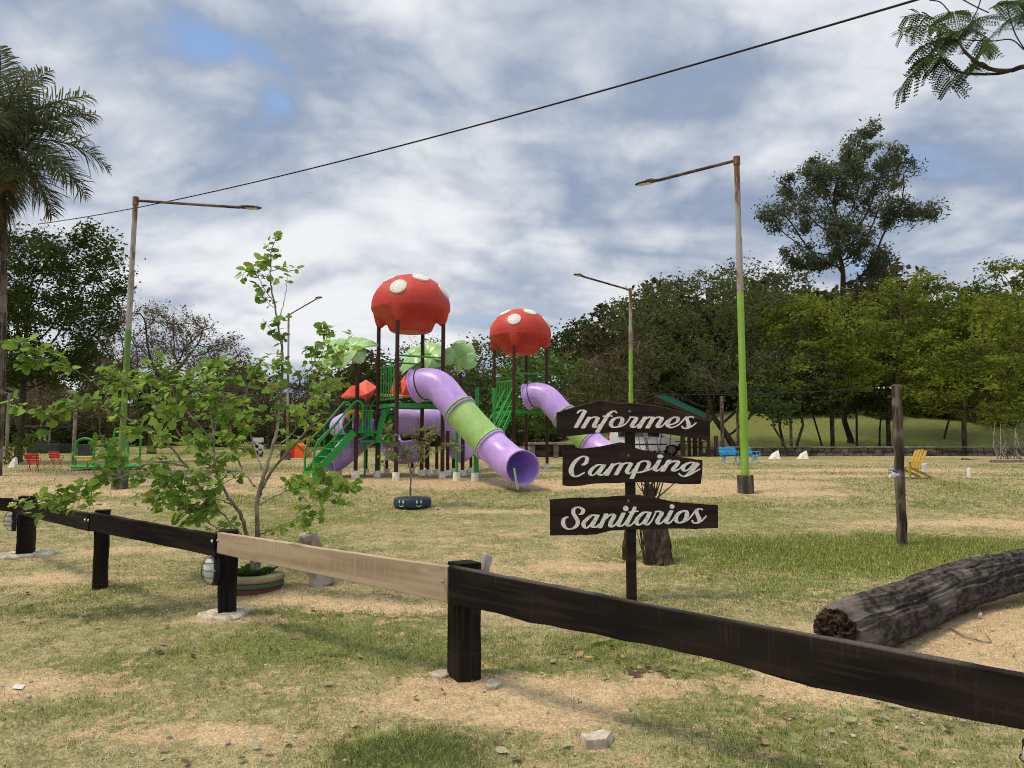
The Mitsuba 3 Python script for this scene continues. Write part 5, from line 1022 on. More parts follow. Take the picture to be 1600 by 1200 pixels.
FR = [(a + .3 * b, el, L_, dr_) for b, (el, dr_, L_, cnt) in enumerate([(1.25, .75, 2.5, 5), (.95, 1.15, 2.7, 6), (.55, 1.35, 2.8, 8), (.15, 1.30, 2.6, 6), (-.35, 1.0, 2.2, 6)]) for a in np.linspace(0, 2 * np.pi, cnt, endpoint=False)]
FR += [(-.25, .55, 2.9, .75), (-.05, .18, 2.75, .95), (.12, .95, 2.9, 1.0), (-.5, -.15, 2.4, .9)]
for k, (a, el, Lf, dr_) in enumerate(FR):
    v, f, c = frond(a + pr_.normal(0, .12), el + pr_.normal(0, .08), Lf * pr_.uniform(.78, .94), dr_, 500 + k, el < -.2 and k % 2); palm.part('frond', (v, f), 'mat_leaf', False, color=c)
dv_, df_, do_ = [], [], 0       # the skirt of hanging dead leaf bases
for k in range(260):
    a, z0 = pr_.uniform(0, 6.28), pr_.uniform(-1.9, .1); b = PC + [.16 * math.cos(a), .16 * math.sin(a), z0]; o = np.array([math.cos(a) * .45, math.sin(a) * .45, -.9]); Ln = pr_.uniform(.4, 1.1); w = np.array([-math.sin(a), math.cos(a), 0]) * .014
    dv_.append(np.array([b - w, b + w, b + o * Ln * .6 + w, b + o * Ln * .6 - w, b + o * Ln + [0, 0, -.12]])); df_.append(np.array([[0, 1, 2], [0, 2, 3], [3, 2, 4]]) + do_); do_ += 5
dv_ = np.vstack(dv_); palm.part('dead_fronds', (dv_, np.vstack(df_)), 'mat_leaf', False, kind='stuff', color=np.tile([.10, .085, .05], (len(dv_), 1)))

# ------------------------------------------------------------------ the large sapling in the foreground
SDP = YC[1]
sap = Thing('sapling', 'large leafy sapling with bright green leaves growing from the striped tyre', 'tree')
def leafmesh(seed):
    """A broad lobed leaf, folded along its midrib; about one unit long."""
    r = np.random.default_rng(seed); out = [(0, 0), (.10, .20), (.02, .36), (.22, .42), (.40, .47), (.50, .34), (.66, .36), (.80, .20), (1.02, 0)]
    pts = [(x + r.normal(0, .02), y * r.uniform(.88, 1.1)) for x, y in out]; V = [(0, 0, 0), (.3, 0, .02), (.6, 0, .01), (1.0, 0, -.10)]; F_ = []
    for sg in (1, -1):
        b = len(V); V += [(x, sg * y, .30 * y - .25 * y * y - .12 * x * x + r.normal(0, .015)) for x, y in pts[1:-1]]; ids = [0] + list(range(b, b + 7)) + [3]; mid = [0, 0, 0, 1, 1, 1, 2, 2, 3]
        for k in range(8):
            a, c, m0, m1 = ids[k], ids[k + 1], mid[k], mid[k + 1]
            for tri in ([m0, a, c] if m0 != a else None, [m0, c, m1] if m0 != m1 and c != m1 else None):
                if tri and len(set(tri)) == 3: F_.append(tri if sg < 0 else tri[::-1])
    return np.array(V, float), np.array(F_)
LV = [leafmesh(900 + k) for k in range(5)]
sr = np.random.default_rng(33); LEAVES = []
def limb(pts, r0, r1, twigs=0, tl=.3, leaves=5, jit=.04, start=.25, dr_=.25):
    twigs = int(twigs * DENS[0]); leaves = leaves + DENS[1]
    """pts: (column, row, metres nearer or farther than the planter). Twigs with leaves sprout from it."""
    p = spline([P(x, y, SDP + d) for x, y, d in pts], 8); n = len(p); p[1:-1] += sr.normal(size=(n - 2, 3)) * .004
    LIMBS.append(tube(p, np.linspace(r0, r1, n), 8 if r0 > .012 else 5, False))
    for k in range(twigs):
        f = start + (1 - start) * (k + sr.random()) / max(twigs, 1); b = np.array([np.interp(f, np.linspace(0, 1, n), p[:, j]) for j in range(3)]); i = min(int(f * (n - 1)), n - 2); t = unit(p[i + 1] - p[i])
        d = unit(t * .55 + sr.normal(size=3) * [.75, .75, .55] + [0, 0, .18]); Lt = tl * sr.uniform(.5, 1.3); q = spline([b, b + d * Lt * .5 + sr.normal(size=3) * .02, b + d * Lt + sr.normal(size=3) * .03 + [0, 0, -dr_ * Lt * .4]], 5)
        TW.append(tube(q, np.linspace(.0045, .0018, len(q)), 4, False)); leaves_on(q, leaves)
    leaves_on(p[int(n * .75):], max(2, leaves // 2))
def leaves_on(q, m, sz=.074):
    for k in range(m):
        f = .2 + .8 * (k + sr.random()) / m; i = min(int(f * (len(q) - 1)), len(q) - 2); b = q[i] + (q[i + 1] - q[i]) * (f * (len(q) - 1) - i); t = unit(q[i + 1] - q[i]); o = unit(t * .5 + sr.normal(size=3) * [1, 1, .5] + [0, 0, -.05])
        st_ = b + o * sr.uniform(.015, .04); nrm = unit(sr.normal(size=3) * .55 + [-.1, -.35, .85]); x = unit(o - nrm * np.dot(o, nrm) + 1e-6); y = np.cross(nrm, x); s = sz * sr.uniform(.45, 1.40) * (.6 if f > .92 else 1)
        LEAVES.append((st_, np.stack([x, y, nrm], 1) * s, sr.integers(5), sr.random()))
LIMBS, TW = [], []; DENS = (1.8, 2)
limb([(404, 905, 0), (402, 840, 0), (402, 785, -.02), (412, 745, 0), (424, 705, .05), (434, 665, .1), (440, 610, .12), (441, 560, .1), (436, 515, .08), (424, 450, .05), (423, 415, .05), (424, 388, .05)], .026, .004, 16, .20, 5, start=.45)
limb([(402, 782, 0), (420, 743, -.1), (447, 710, -.25), (467, 687, -.35), (490, 655, -.45), (500, 625, -.5), (518, 580, -.55), (535, 545, -.6)], .015, .003, 11, .24, 5, start=.35)
limb([(396, 890, 0), (380, 815, -.1), (366, 790, -.15), (350, 765, -.2), (338, 735, -.25), (334, 690, -.3), (328, 630, -.3), (318, 600, -.35)], .022, .003, 16, .32, 7, start=.45)
limb([(348, 762, -.2), (322, 744, -.35), (293, 730, -.45), (262, 692, -.6), (227, 667, -.7), (187, 650, -.85), (153, 638, -.95), (130, 642, -1.0), (77, 648, -1.1), (20, 640, -1.2)], .013, .003, 14, .22, 6, start=.25)
limb([(293, 730, -.45), (255, 722, -.6), (222, 728, -.7), (190, 745, -.8), (160, 752, -.85), (130, 768, -.95), (90, 775, -1.0), (62, 785, -1.1)], .010, .003, 13, .20, 7, start=.25)
limb([(340, 740, -.25), (300, 700, -.1), (262, 655, .05), (230, 620, .1), (200, 598, .1), (180, 590, .15)], .011, .003, 14, .30, 7)
limb([(334, 690, -.3), (290, 640, -.2), (262, 600, -.2), (250, 590, -.2)], .009, .003, 11, .30, 7)
limb([(398, 760, .1), (377, 730, .3), (365, 690, .45), (352, 640, .55), (345, 590, .6), (340, 575, .6)], .012, .003, 15, .30, 7)
limb([(412, 745, .05), (395, 690, .35), (380, 650, .5), (388, 600, .6), (400, 570, .6)], .010, .003, 12, .28, 6)
limb([(405, 835, 0), (440, 822, -.2), (469, 807, -.35), (490, 783, -.45), (515, 770, -.5), (538, 762, -.55)], .008, .002, 11, .18, 6)
limb([(402, 790, 0), (440, 770, .2), (470, 762, .35), (500, 755, .4), (520, 760, .4)], .008, .002, 10, .20, 6)
limb([(390, 868, 0), (350, 835, .15), (310, 805, .3), (270, 785, .35), (235, 770, .4)], .009, .003, 12, .26, 6)
limb([(388, 850, 0), (345, 800, -.35), (305, 770, -.5), (270, 765, -.6), (235, 740, -.6)], .009, .003, 13, .28, 6)
limb([(366, 790, -.1), (330, 780, -.35), (300, 800, -.5), (285, 790, -.5)], .007, .002, 7, .22, 5)
limb([(440, 610, .12), (470, 590, .1), (500, 560, .1), (512, 520, .1)], .007, .002, 8, .20, 6)
limb([(424, 700, .05), (455, 680, .3), (480, 640, .4), (505, 610, .45), (540, 600, .45)], .008, .002, 7, .22, 5)
limb([(432, 480, .07), (410, 445, .0), (396, 420, -.02), (392, 428, 0)], .005, .002, 3, .12, 4)
limb([(436, 500, .08), (446, 460, .1), (450, 425, .1)], .005, .0015, 1, .10, 1)
limb([(187, 650, -.85), (150, 600, -1.0), (110, 575, -1.1), (60, 560, -1.2), (20, 530, -1.25)], .006, .002, 8, .14, 5, start=.5)
limb([(153, 638, -.95), (160, 690, -.95), (172, 705, -.9), (190, 715, -.85)], .005, .002, 5, .16, 5)
sap.part('stem', LIMBS[0], 'mat_pale_bark', 60)
for m_ in LIMBS[1:]: sap.part('branch', m_, 'mat_pale_bark', 60)
sap.part('twigs', cat(TW), 'mat_pale_bark', 60, kind='stuff')
def leaf_arrays(items, ca, cb):
    V, F_, C_, off = [], [], [], 0
    for o, M, kx, u in items:
        v, f = LV[kx]; w = v @ M.T + o; V.append(w); F_.append(f + off); off += len(w); C_.append(np.tile(np.array(ca) + (np.array(cb) - ca) * u if u < .965 else np.array([.42, .36, .06]) * (.5 + 14 * (u - .965)), (len(w), 1)))
    return np.vstack(V), np.vstack(F_), np.vstack(C_)
LA, LB = (.13, .26, .04), (.35, .50, .105)
size = np.array([np.linalg.norm(M[:, 0]) / max(o[1], .1) for o, M, _, _ in LEAVES]); order = np.argsort(-size); first = order[:290]; rest = order[290:]
for k, i in enumerate(first):
    v, f, c = leaf_arrays([LEAVES[i]], LA, LB); sap.part('leaf', (v, f), 'mat_leaf', True, color=c)
v, f, c = leaf_arrays([LEAVES[i] for i in rest], LA, LB); sap.part('foliage', (v, f), 'mat_leaf', True, kind='stuff', color=c)
wd = []                        # weeds at its foot
for k in range(46): a = sr.uniform(0, 6.28); q = YC + [.18 * math.cos(a) * sr.random() ** .5, .18 * math.sin(a) * sr.random() ** .5, .13]; o = unit([math.cos(a), math.sin(a), .9]); n_ = unit(np.cross(o, [-math.sin(a), math.cos(a), 0])); y = np.cross(n_, o); wd.append((q, np.stack([o, y, n_], 1) * sr.uniform(.06, .14), k % 5, sr.random()))
v, f, c = leaf_arrays(wd, (.04, .09, .02), (.10, .16, .04)); single('weeds', 'low green weeds growing inside the striped tyre', 'weeds', (v, f), 'mat_leaf', True, kind='stuff', color=c)

# the thin young tree in the dark tyre
yt = Thing('young_tree', 'thin young tree with sparse small leaves growing from the dark blue tyre', 'tree'); LIMBS, TW, LEAVES = [], [], []; DENS = (1.5, 3)
SDP = TD + .28
limb([(641, 800, 0), (641, 770, 0), (642, 742, 0), (638, 725, -.1), (630, 705, -.2), (612, 690, -.3), (600, 665, -.35)], .018, .004, 13, .22, 7, start=.45)
limb([(642, 742, 0), (652, 725, .1), (664, 708, .2), (672, 690, .25), (676, 665, .3)], .011, .003, 11, .22, 7, start=.25)
limb([(641, 745, 0), (650, 720, -.15), (652, 695, -.2), (655, 670, -.2)], .009, .003, 10, .20, 6, start=.3)
limb([(660, 715, .15), (680, 705, .1), (700, 695, .05), (714, 698, 0)], .007, .002, 8, .16, 6, start=.3)
limb([(636, 722, -.1), (620, 718, .1), (606, 712, .2)], .007, .002, 6, .2, 6, start=.3)
yt.part('stem', LIMBS[0], 'mat_pale_bark', 60)
for m_ in LIMBS[1:]: yt.part('branch', m_, 'mat_pale_bark', 60)
yt.part('twigs', cat(TW), 'mat_twig', 60, kind='stuff')
LEAVES = [(o, M * .68, k, u) for o, M, k, u in LEAVES]; v, f, c = leaf_arrays(LEAVES, (.10, .16, .035), (.28, .31, .10)); yt.part('foliage', (v, f), 'mat_leaf', True, kind='stuff', color=c)

# pollarded stump behind the signpost
kb = GP(1024, 880); KD = kb[1]
stp = Thing('pollarded_stump', 'thick pollarded tree stump with thin bare shoots standing behind the signpost', 'stump')
def stem(pts, radii, seed):
    p = spline([P(x, y, KD + d) for x, y, d in pts], 22); r = np.interp(np.linspace(0, 1, len(p)), np.linspace(0, 1, len(radii)), radii); m_ = tube(p, r, 64); v = np.array(m_.vertices); n = trimesh.Trimesh(v, m_.faces, process=False).vertex_normals
    a = meshkit.fbm(v * np.array([13, 13, 3.5]) + seed, 3, seed) - .5; b = np.abs(2 * meshkit.noise(v * np.array([38, 38, 5]) + seed, seed + 2) - 1); return trimesh.Trimesh(v + n * (a * .10 - .022 * b + .01)[:, None], m_.faces, process=False)
stp.part('trunk', cat([stem([(1022, 890, 0), (1020, 860, 0), (1018, 825, 0), (1016, 790, 0), (1014, 765, 0), (1013, 757, 0)], [.13, .095, .075, .06, .05, .035], 5), stem([(982, 888, .25), (983, 860, .25), (984, 830, .25), (985, 805, .25)], [.07, .055, .045, .03], 6), stem([(1034, 884, -.05), (1036, 850, 0), (1033, 820, .05), (1026, 795, .05)], [.10, .075, .06, .04], 8)]), 'mat_bark', 60)
kr = np.random.default_rng(3); SH = []
for k in range(22):
    x0, y0 = kr.uniform(1004, 1028), kr.uniform(765, 790); x1 = x0 + kr.normal(0, 24); y1 = kr.uniform(640, 745); d = kr.normal(0, .15); SH.append(tube(spline([P(x0, y0, KD), P(x0 * .4 + x1 * .6 + kr.normal(0, 4), y0 * .5 + y1 * .5, KD + d), P(x1, y1, KD + d * 1.5)], 7), np.linspace(.0085, .0035, 15), 5, False))
for k in range(8):
    x0, y0 = kr.uniform(1002, 1014), kr.uniform(845, 880); x1 = x0 + kr.normal(-3, 7); y1 = y0 - kr.uniform(40, 90); SH.append(tube(spline([P(x0, y0, KD - .1), P((x0 + x1) / 2 + kr.normal(0, 2), (y0 + y1) / 2, KD - .15), P(x1, y1, KD - .1)], 6), np.linspace(.007, .003, 13), 5, False))
stp.part('shoots', cat(SH), 'mat_bark', 60, kind='stuff')

# overhanging branch at the upper right
OD = 4.6
ob = Thing('overhanging_tree', 'tree outside the right edge whose feathery leaved branch hangs into the upper right corner', 'tree')
bx = [(1680, 88, .3), (1600, 104, 0), (1580, 110, 0), (1553, 109, -.05), (1530, 100, -.1), (1512, 85, -.1), (1503, 74, -.1), (1498, 60, -.05)]
bx2 = [(1592, 107, 0), (1560, 115, .1), (1512, 115, .15), (1486, 107, .15), (1476, 98, .2), (1468, 85, .2)]
p1, p2 = [spline([P(x, y, OD + d) for x, y, d in b], 8) for b in (bx, bx2)]
tk = [np.array([4.9, 5.4, 0]), np.array([4.85, 5.35, 1.6]), np.array([4.75, 5.2, 2.7]), np.array([4.2, 5.0, 3.3]), p1[0]]; tk[0][2] = gz(4.9, 5.4) - .1
ob.part('trunk', tube(spline(tk, 8), np.linspace(.14, .02, 33), 10), 'mat_bark', 60)
ob.part('branch', tube(p1, np.linspace(.016, .006, len(p1)), 8), 'mat_bark', 60); ob.part('branch', tube(p2, np.linspace(.010, .005, len(p2)), 8), 'mat_bark', 60)
orr = np.random.default_rng(8)
def bipinnate(a, b, sag, dens=26, wl=.10, fold=.0):
    """A feather leaf from a to b: leaflets (pinnae) in two rows along the rachis."""
    a, b = np.asarray(a), np.asarray(b); u = np.linspace(0, 1, 16)[:, None]; p = a + (b - a) * u; p[:, 2] += (4 * sag * u * (1 - u))[:, 0]; V, F_ = tube_vf(p, np.linspace(.0035, .0015, 16), 5, False); V, F_ = [V], [F_]; off = len(V[0]); d = unit(b - a); side = unit(np.cross(d, [0, 0, 1.])); dn = np.cross(d, side)
    for k in range(dens):
        q = .12 + .86 * k / dens; c = np.array([np.interp(q, u[:, 0], p[:, j]) for j in range(3)])
        for sg in (-1, 1):
            Ll = wl * (.45 + .75 * math.sin(math.pi * (q * .85 + .1))) * orr.uniform(.8, 1.15); o = unit(side * sg * .8 + d * .45 + np.array([0, 0, -.35 - fold]) + orr.normal(size=3) * .12)
            nn = unit(np.cross(o, d) + orr.normal(size=3) * .2); m = 9
            for j in range(m):        # leaflets along the pinna
                e = c + o * Ll * (j + .6) / m + np.array([0, 0, -.25 * Ll * ((j + .6) / m) ** 2])
                for s2 in (-1, 1):
                    x = unit(np.cross(nn, o) * s2 + o * .5); w = unit(np.cross(x, nn)) * .0062; le = .017; V.append(np.array([e, e + x * le * .5 + w, e + x * le, e + x * le * .5 - w])); F_.append(np.array([[0, 1, 2], [0, 2, 3]]) + off); off += 4
            w = unit(np.cross(o, nn)) * .0012; V.append(np.array([c - w, c + w, c + o * Ll + w * .5 + [0, 0, -.25 * Ll], c + o * Ll - w * .5 + [0, 0, -.25 * Ll]])); F_.append(np.array([[0, 1, 2], [0, 2, 3]]) + off); off += 4
    return np.vstack(V), np.vstack(F_)
LFS = [((1505, 62), (1404, 55), .08), ((1502, 66), (1440, 100), .06), ((1500, 60), (1490, 20), .05), ((1505, 62), (1545, 30), .06), ((1468, 85), (1400, 150), .05), ((1470, 85), (1488, 140), .03), ((1500, 62), (1412, 28), .08), ((1550, 66), (1480, 62), .07), ((1535, 98), (1510, 110), .02), ((1590, 40), (1620, 20), .05), ((1500, 64), (1430, 80), .04), ((1478, 98), (1440, 92), .03), ((1540, 62), (1534, 84), .02), ((1545, 15), (1600, 5), .03), ((1560, 55), (1590, 28), .04)]
for a, b, sag in LFS:
    v, f = bipinnate(P(a[0], a[1], OD + orr.uniform(-.15, .15)), P(b[0], b[1], OD + orr.uniform(-.25, .25)), sag, 16, .13); ob.part('leaf', (v, f), 'mat_leaf', False, color=np.tile(np.array([.06, .10, .03]) * orr.uniform(.7, 1.5), (len(v), 1)))
for pts in ([(1498, 60), (1520, 30), (1532, 0), (1536, -30)], [(1600, 78), (1580, 62), (1550, 64), (1505, 62)], [(1600, 76), (1585, 50), (1574, 10), (1574, -20)], [(1545, 20), (1520, 8), (1495, -6)], [(1486, 22), (1470, 4), (1452, 0)]): ob.part('branchlet', tube(spline([P(x, y, OD) for x, y in pts], 6), .0038, 5), 'mat_bark', 60)

# ------------------------------------------------------------------ things round the far side of the lawn
def at(px, D): X = (px - 800) * D / FOC; return np.array([X, D, gz(X, D)])
# the white van, side on
vD = 40.0; vb = at(1010, vD)
van = Thing('van', 'white van with black bumper parked side on behind the name boards', 'van', loc=vb, rz=-6)
ZS = .78
def loft(prof, ws, y_in):
    """A side profile [(x, z)] lofted across: half width per point."""
    prof = [(x, .30 + (z - .30) * ZS if z > .30 else z) for x, z in prof]
    n = len(prof); V = np.array([(x, -w, z) for (x, z), w in zip(prof, ws)] + [(x, w, z) for (x, z), w in zip(prof, ws)]); F_ = []
    for k in range(n): a, b = k, (k + 1) % n; F_ += [[a, b, b + n], [a, b + n, a + n]]
    tri = trimesh.creation.triangulate_polygon(Polygon(prof), engine='earcut'); tv = tri[0]; mp = [int(np.argmin([(x - p[0]) ** 2 + (z - p[1]) ** 2 for p in prof])) for x, z in tv]
    for a, b, c in tri[1]: F_ += [[mp[a], mp[b], mp[c]], [mp[a] + n, mp[c] + n, mp[b] + n]]
    m_ = trimesh.Trimesh(V, np.array(F_), process=False); trimesh.repair.fix_normals(m_); return m_
body = [(-1.95, .32), (-1.98, .75), (-1.95, 1.15), (-1.90, 1.60), (-1.82, 1.78), (-.2, 1.82), (.28, 1.76), (.55, 1.55), (.98, 1.12), (1.45, 1.02), (1.78, .88), (1.88, .68), (1.88, .36), (1.55, .30), (1.50, .52), (1.32, .64), (1.08, .64), (.90, .52), (.85, .27), (-.95, .27), (-1.0, .52), (-1.18, .64), (-1.42, .64), (-1.60, .52), (-1.65, .30)]
wd_ = [.80, .82, .82, .74, .68, .68, .68, .73, .82, .78, .74, .78, .80] + [.82] * 12
van.part('body', loft(body, wd_, 0), 'mat_white_car', 25)
for sg in (-1, 1):
    van.part('window', loft([(-.02, 1.16), (-.02, 1.62), (.20, 1.62), (.45, 1.48), (.78, 1.14)], [.835, .755, .755, .775, .835], 0) if sg < 0 else loft([(-1.5, 1.16), (-1.5, 1.6), (-.2, 1.6), (-.2, 1.16)], [.832, .762, .762, .832], 0), 'mat_glass')
van.part('windscreen', loft([(.40, 1.68), (.56, 1.56), (.95, 1.15), (.90, 1.14)], [.62, .66, .74, .74], 0), 'mat_glass')
van.part('side_strip', loft([(-1.6, .62), (-1.6, .70), (.95, .70), (.95, .62)], [.835] * 4, 0), 'mat_trim')
van.part('bumper', loft([(1.50, .26), (1.50, .58), (1.55, .70), (1.90, .70), (1.95, .60), (1.93, .28)], [.83, .83, .83, .76, .76, .78], 0), 'mat_trim', label='black front bumper')
van.part('rear_light', loft([(-1.985, .95), (-1.96, 1.40), (-1.90, 1.40), (-1.92, .95)], [.825, .785, .785, .825], 0), 'mat_tail_red')
for x in (-1.30, 1.20):
    for sg in (-1, 1):
        w = van.part('wheel', lathe([(0, -.09), (.24, -.09), (.30, -.06), (.30, .06), (.24, .09), (0, .09)], 28, (x, sg * .74, .30), (0, 1, 0)), 'mat_black', 40); van.part('hubcap', lathe([(0, .105), (.12, .10), (.19, .088), (.19, .07)], 20, (x, sg * .74, .30), (0, sg, 0)), 'mat_hub', 40, parent=w)
van.part('mirror', cbox(.10, .16, .16, .03, (.62, -.90, 1.0)), 'mat_white_car'); van.part('door_handle', cbox(.16, .02, .03, .005, (.02, -.835, .86)), 'mat_trim'); van.part('roof_rail', cat([rod((.55, -.80, .95), (.52, -.80, .98), .01)]), 'mat_trim')

ZS = 1.0
# green roofed shelter
sD = 37.0; s0 = at(1068, sD)
sh = Thing('shelter', 'open wooden shelter with a dark green roof right of the topmost name board', 'shelter', loc=s0)
q = lambda px, py, D: P(px, py, D) - s0
R0, R1, R2, R3 = q(1022, 618, 36.0), q(1108, 656, 36.0), q(1113, 650, 40), q(1040, 616, 40)
def slab4(a, b, c, d, th): 
    n = unit(np.cross(b - a, d - a)); V = np.array([a, b, c, d, a - n * th, b - n * th, c - n * th, d - n * th]); F_ = np.array([[0, 1, 2], [0, 2, 3], [4, 6, 5], [4, 7, 6], [0, 4, 5], [0, 5, 1], [1, 5, 6], [1, 6, 2], [2, 6, 7], [2, 7, 3], [3, 7, 4], [3, 4, 0]]); m_ = trimesh.Trimesh(V, F_, process=False); trimesh.repair.fix_normals(m_); return m_
sh.part('roof', slab4(R0, R1, R2, R3, .06), 'mat_roof_green', label='dark green sloping roof')
L0 = R0 + [-1.6, 0, -.75]; sh.part('roof', slab4(L0, R0 + [-.01, 0, -.02], R3 + [-.01, 0, -.02], R3 + [-1.6, 0, -.75], .06), 'mat_shed_wood', label='brown far slope of the roof')
sh.part('fascia', cat([beam(R0 + [0, -.03, -.10], R1 + [0, -.03, -.10], .04, .16), beam(R1 + [.02, 0, -.1], R2 + [.02, 0, -.1], .04, .14)]), 'mat_shed_wood')
for px, D in ((1066, 36.2), (1076, 36.8), (1085, 37.6), (1106, 36.2), (1093, 39.5), (1022, 42.5), (1030, 44)): b = at(px, D) - s0; sh.part('post', cbox(.20 if px in (1066, 1085) else .14, .16, 2.25, .01, b + [0, 0, 1.1]), 'mat_shed_wood')
sh.part('table', cat([cbox(1.5, .7, .06, .01, at(1080, 38) - s0 + [0, 0, .72]), cbox(.1, .5, .7, .01, at(1066, 38) - s0 + [0, 0, .35]), cbox(.1, .5, .7, .01, at(1094, 38) - s0 + [0, 0, .35])]), 'mat_dark_stone')

# benches and chairs
def slat_bench(label, px, D, rz, W_, mat, seat=3, back=3, legs='mat_dark_metal', sc=1.0, group=None, name='bench', face=1):
    t = Thing(name, label, 'bench' if name == 'bench' else 'chair', group, loc=at(px, D), rz=rz); t.m = t.m @ T().scale(sc)
    for k in range(seat): t.part('seat_slat', cbox(W_, .115, .03, .006, (0, -.20 + .13 * k, .43)), mat)
    for k in range(back): t.part('back_slat', cbox(W_, .03, .115, .006, (0, .20 + .035 * k, .54 + .135 * k)), mat)
    for sx in (-1, 1):
        x = sx * (W_ / 2 - .12); t.part('leg_frame', cat([beam((x, -.24, 0), (x, .14, .42), .035, .03), beam((x, .24, 0), (x, -.20, .42), .035, .03), beam((x, .16, .40), (x, .30, .92), .035, .03), beam((x, -.26, .415), (x, .20, .415), .03, .03)]), legs)
        t.part('armrest', cat([beam((x + sx * .08, -.24, .62), (x + sx * .08, .26, .64), .05, .03), rod((x + sx * .08, -.22, .42), (x + sx * .08, -.22, .62), .015)]), mat)
    return t
slat_bench('blue slatted bench left of the lime green lamp post', 1138, 24.7, 8, .95, 'mat_blue', legs='mat_blue', sc=.60); slat_bench('blue slatted bench right of the lime green lamp post', 1177, 25.2, 62, .95, 'mat_blue', legs='mat_blue', sc=.60)
tbl = Thing('table', 'long low blue edged table top beside the blue benches', 'table', loc=at(1143, 24.1)); tbl.m = tbl.m @ T().scale(.58); tbl.part('top', cbox(1.1, .35, .035, .008, (0, 0, .47)), 'mat_dark_metal'); [tbl.part('leg', cat([beam((s * .4, -.14, 0), (s * .4, .14, .45), .03, .03), beam((s * .4, .14, 0), (s * .4, -.14, .45), .03, .03)]), 'mat_blue') for s in (-1, 1)]
slat_bench('bright red slatted bench at the far left seen from behind', 56, 19.6, 196, .62, 'mat_red_bench', 3, 3, 'mat_red_bench', .48); slat_bench('second red bench mostly hidden behind the sapling leaves', 91, 22.5, 180, .66, 'mat_red_bench', 3, 3, 'mat_red_bench', .48)
ch = Thing('lounge_chair', 'yellow wooden lounge chair behind the lone grey post', 'chair', loc=at(1421, 16.6), rz=-78); ch.m = ch.m @ T().scale(.60)
for k in range(4): ch.part('back_slat', beam((-.24 + .16 * k, .10, .32), (-.24 + .16 * k, .42, .98 + .03 * (k in (1, 2))), .13, .025, .005, (0, 1, .3)), 'mat_yellow_wood')
for k in range(4): ch.part('seat_slat', cbox(.62, .10, .025, .005, (0, -.36 + .12 * k, .40 - .02 * k)), 'mat_yellow_wood')
for sx in (-1, 1): ch.part('armrest', cbox(.11, .66, .025, .006, (sx * .36, -.05, .58)), 'mat_yellow_wood'); ch.part('leg', cat([beam((sx * .34, -.36, 0), (sx * .34, -.34, .57), .03, .09), beam((sx * .30, .62, 0), (sx * .30, -.40, .42), .03, .09)]), 'mat_yellow_wood')
bg = Thing('cloth_bag', 'pale cloth bag hanging from the arm of the yellow chair', 'bag', loc=at(1441, 16.3) + [0, 0, .24]); bg.m = bg.m @ T().scale(.62); bg.part('cloth', rough(cbox(.17, .10, .32, .03, (0, 0, 0)), .03, 9, 2, .05), 'mat_cloth', 40); bg.part('strap', tube(spline([(-.05, 0, .15), (-.03, 0, .24), (.03, 0, .24), (.05, 0, .15)], 5), .008, 6), 'mat_cloth', True)
single('marker_post', 'short post with a white painted top standing in the lawn near the right edge', 'post', cat([lathe([(0, .19), (.038, .185), (.042, .15), (.04, -.05)], 14, at(1510, 17.2))]), 'mat_white_paint', 40)
for px, D, lab, s in ((1208, 31, 'white pointed stone nearest the blue benches', 1.), (1252, 31.5, 'white pointed stone further right of the blue benches', .95), (24, 21.5, 'white upright stone at the far left beside the red bench', .85)):
    h = .36 * s; single('white_stone', lab, 'stone', trimesh.Trimesh(np.array([(-.24, -.16, -.05), (.20, -.2, -.05), (.22, .2, -.05), (-.22, .18, -.05), (.16, -.05, h), (.17, .08, h * .96), (-.10, 0, h * .6)]) * [s if px > 100 else .5, s if px > 100 else .5, 1] + at(px, D), trimesh.convex.convex_hull(np.array([(-.24, -.16, -.05), (.20, -.2, -.05), (.22, .2, -.05), (-.22, .18, -.05), (.16, -.05, h), (.17, .08, h * .96), (-.10, 0, h * .6)])).faces, process=False), 'mat_white_paint')

# low stone wall under the grass bank
wl = Thing('stone_wall', 'low dark rubble stone wall along the foot of the grass bank on the right', 'wall'); wr = np.random.default_rng(12); ST = []
for row in range(2):
    x = 9.5 + row * .2
    while x < 29:
        w = wr.uniform(.30, .62); yy = 38.6 + .02 * (x - 9); m_ = cbox(w - .025, .42, .20, .03, (x + w / 2, yy + wr.uniform(-.02, .02), gz(x, yy) + .07 + .21 * row), rotz(wr.normal(0, .04))); wl.part('stone', m_, 'mat_dark_stone'); x += w
for k in range(17): wl.part('coping_stone', cbox(1.19, .5, .07, .02, (9.6 + 1.2 * k, 38.6 + .024 * k, gz(9.6 + 1.2 * k, 38.6) + .43 + wr.uniform(-.012, .012))), 'mat_concrete')
# poles and posts at the wood's edge
for k, (px, D, h, r_w) in enumerate([(1128, 37.8, 2.9, .13), (1152, 39.5, 2.4, .10), (1235, 39.6, 2.6, .10), (1118, 36.8, .95, .14)]):
    single('fence_post', ['tall dark wooden post beside the leaning trunk of the spreading tree', 'slim dark wooden post behind the lime green lamp post', 'slim dark post behind the pointed white stones', 'short thick wooden post beside the shelter'][k], 'post', rough(cbox(r_w * 1.3, r_w, h + .1, .02, at(px, D) + [0, 0, h / 2]), .02, 5, k, .2), 'mat_old_wood', 40)
single('wooden_pole', 'pale thin wooden pole rising behind the left branches of the sapling', 'post', tube([at(117, 21) + [0, 0, -.1], at(117, 21) + [.02, 0, 1.2], at(117, 21) + [.0, 0, 2.05]], .045, 10), 'mat_pale_bark', 50)
single('wooden_pole', 'grey pole standing in the distance at the far left edge', 'post', tube([at(13, 34) + [0, 0, -.1], at(13, 34) + [0, 0, 1.6], at(13, 34) + [.03, 0, 3.1]], .07, 10), 'mat_concrete', 50)
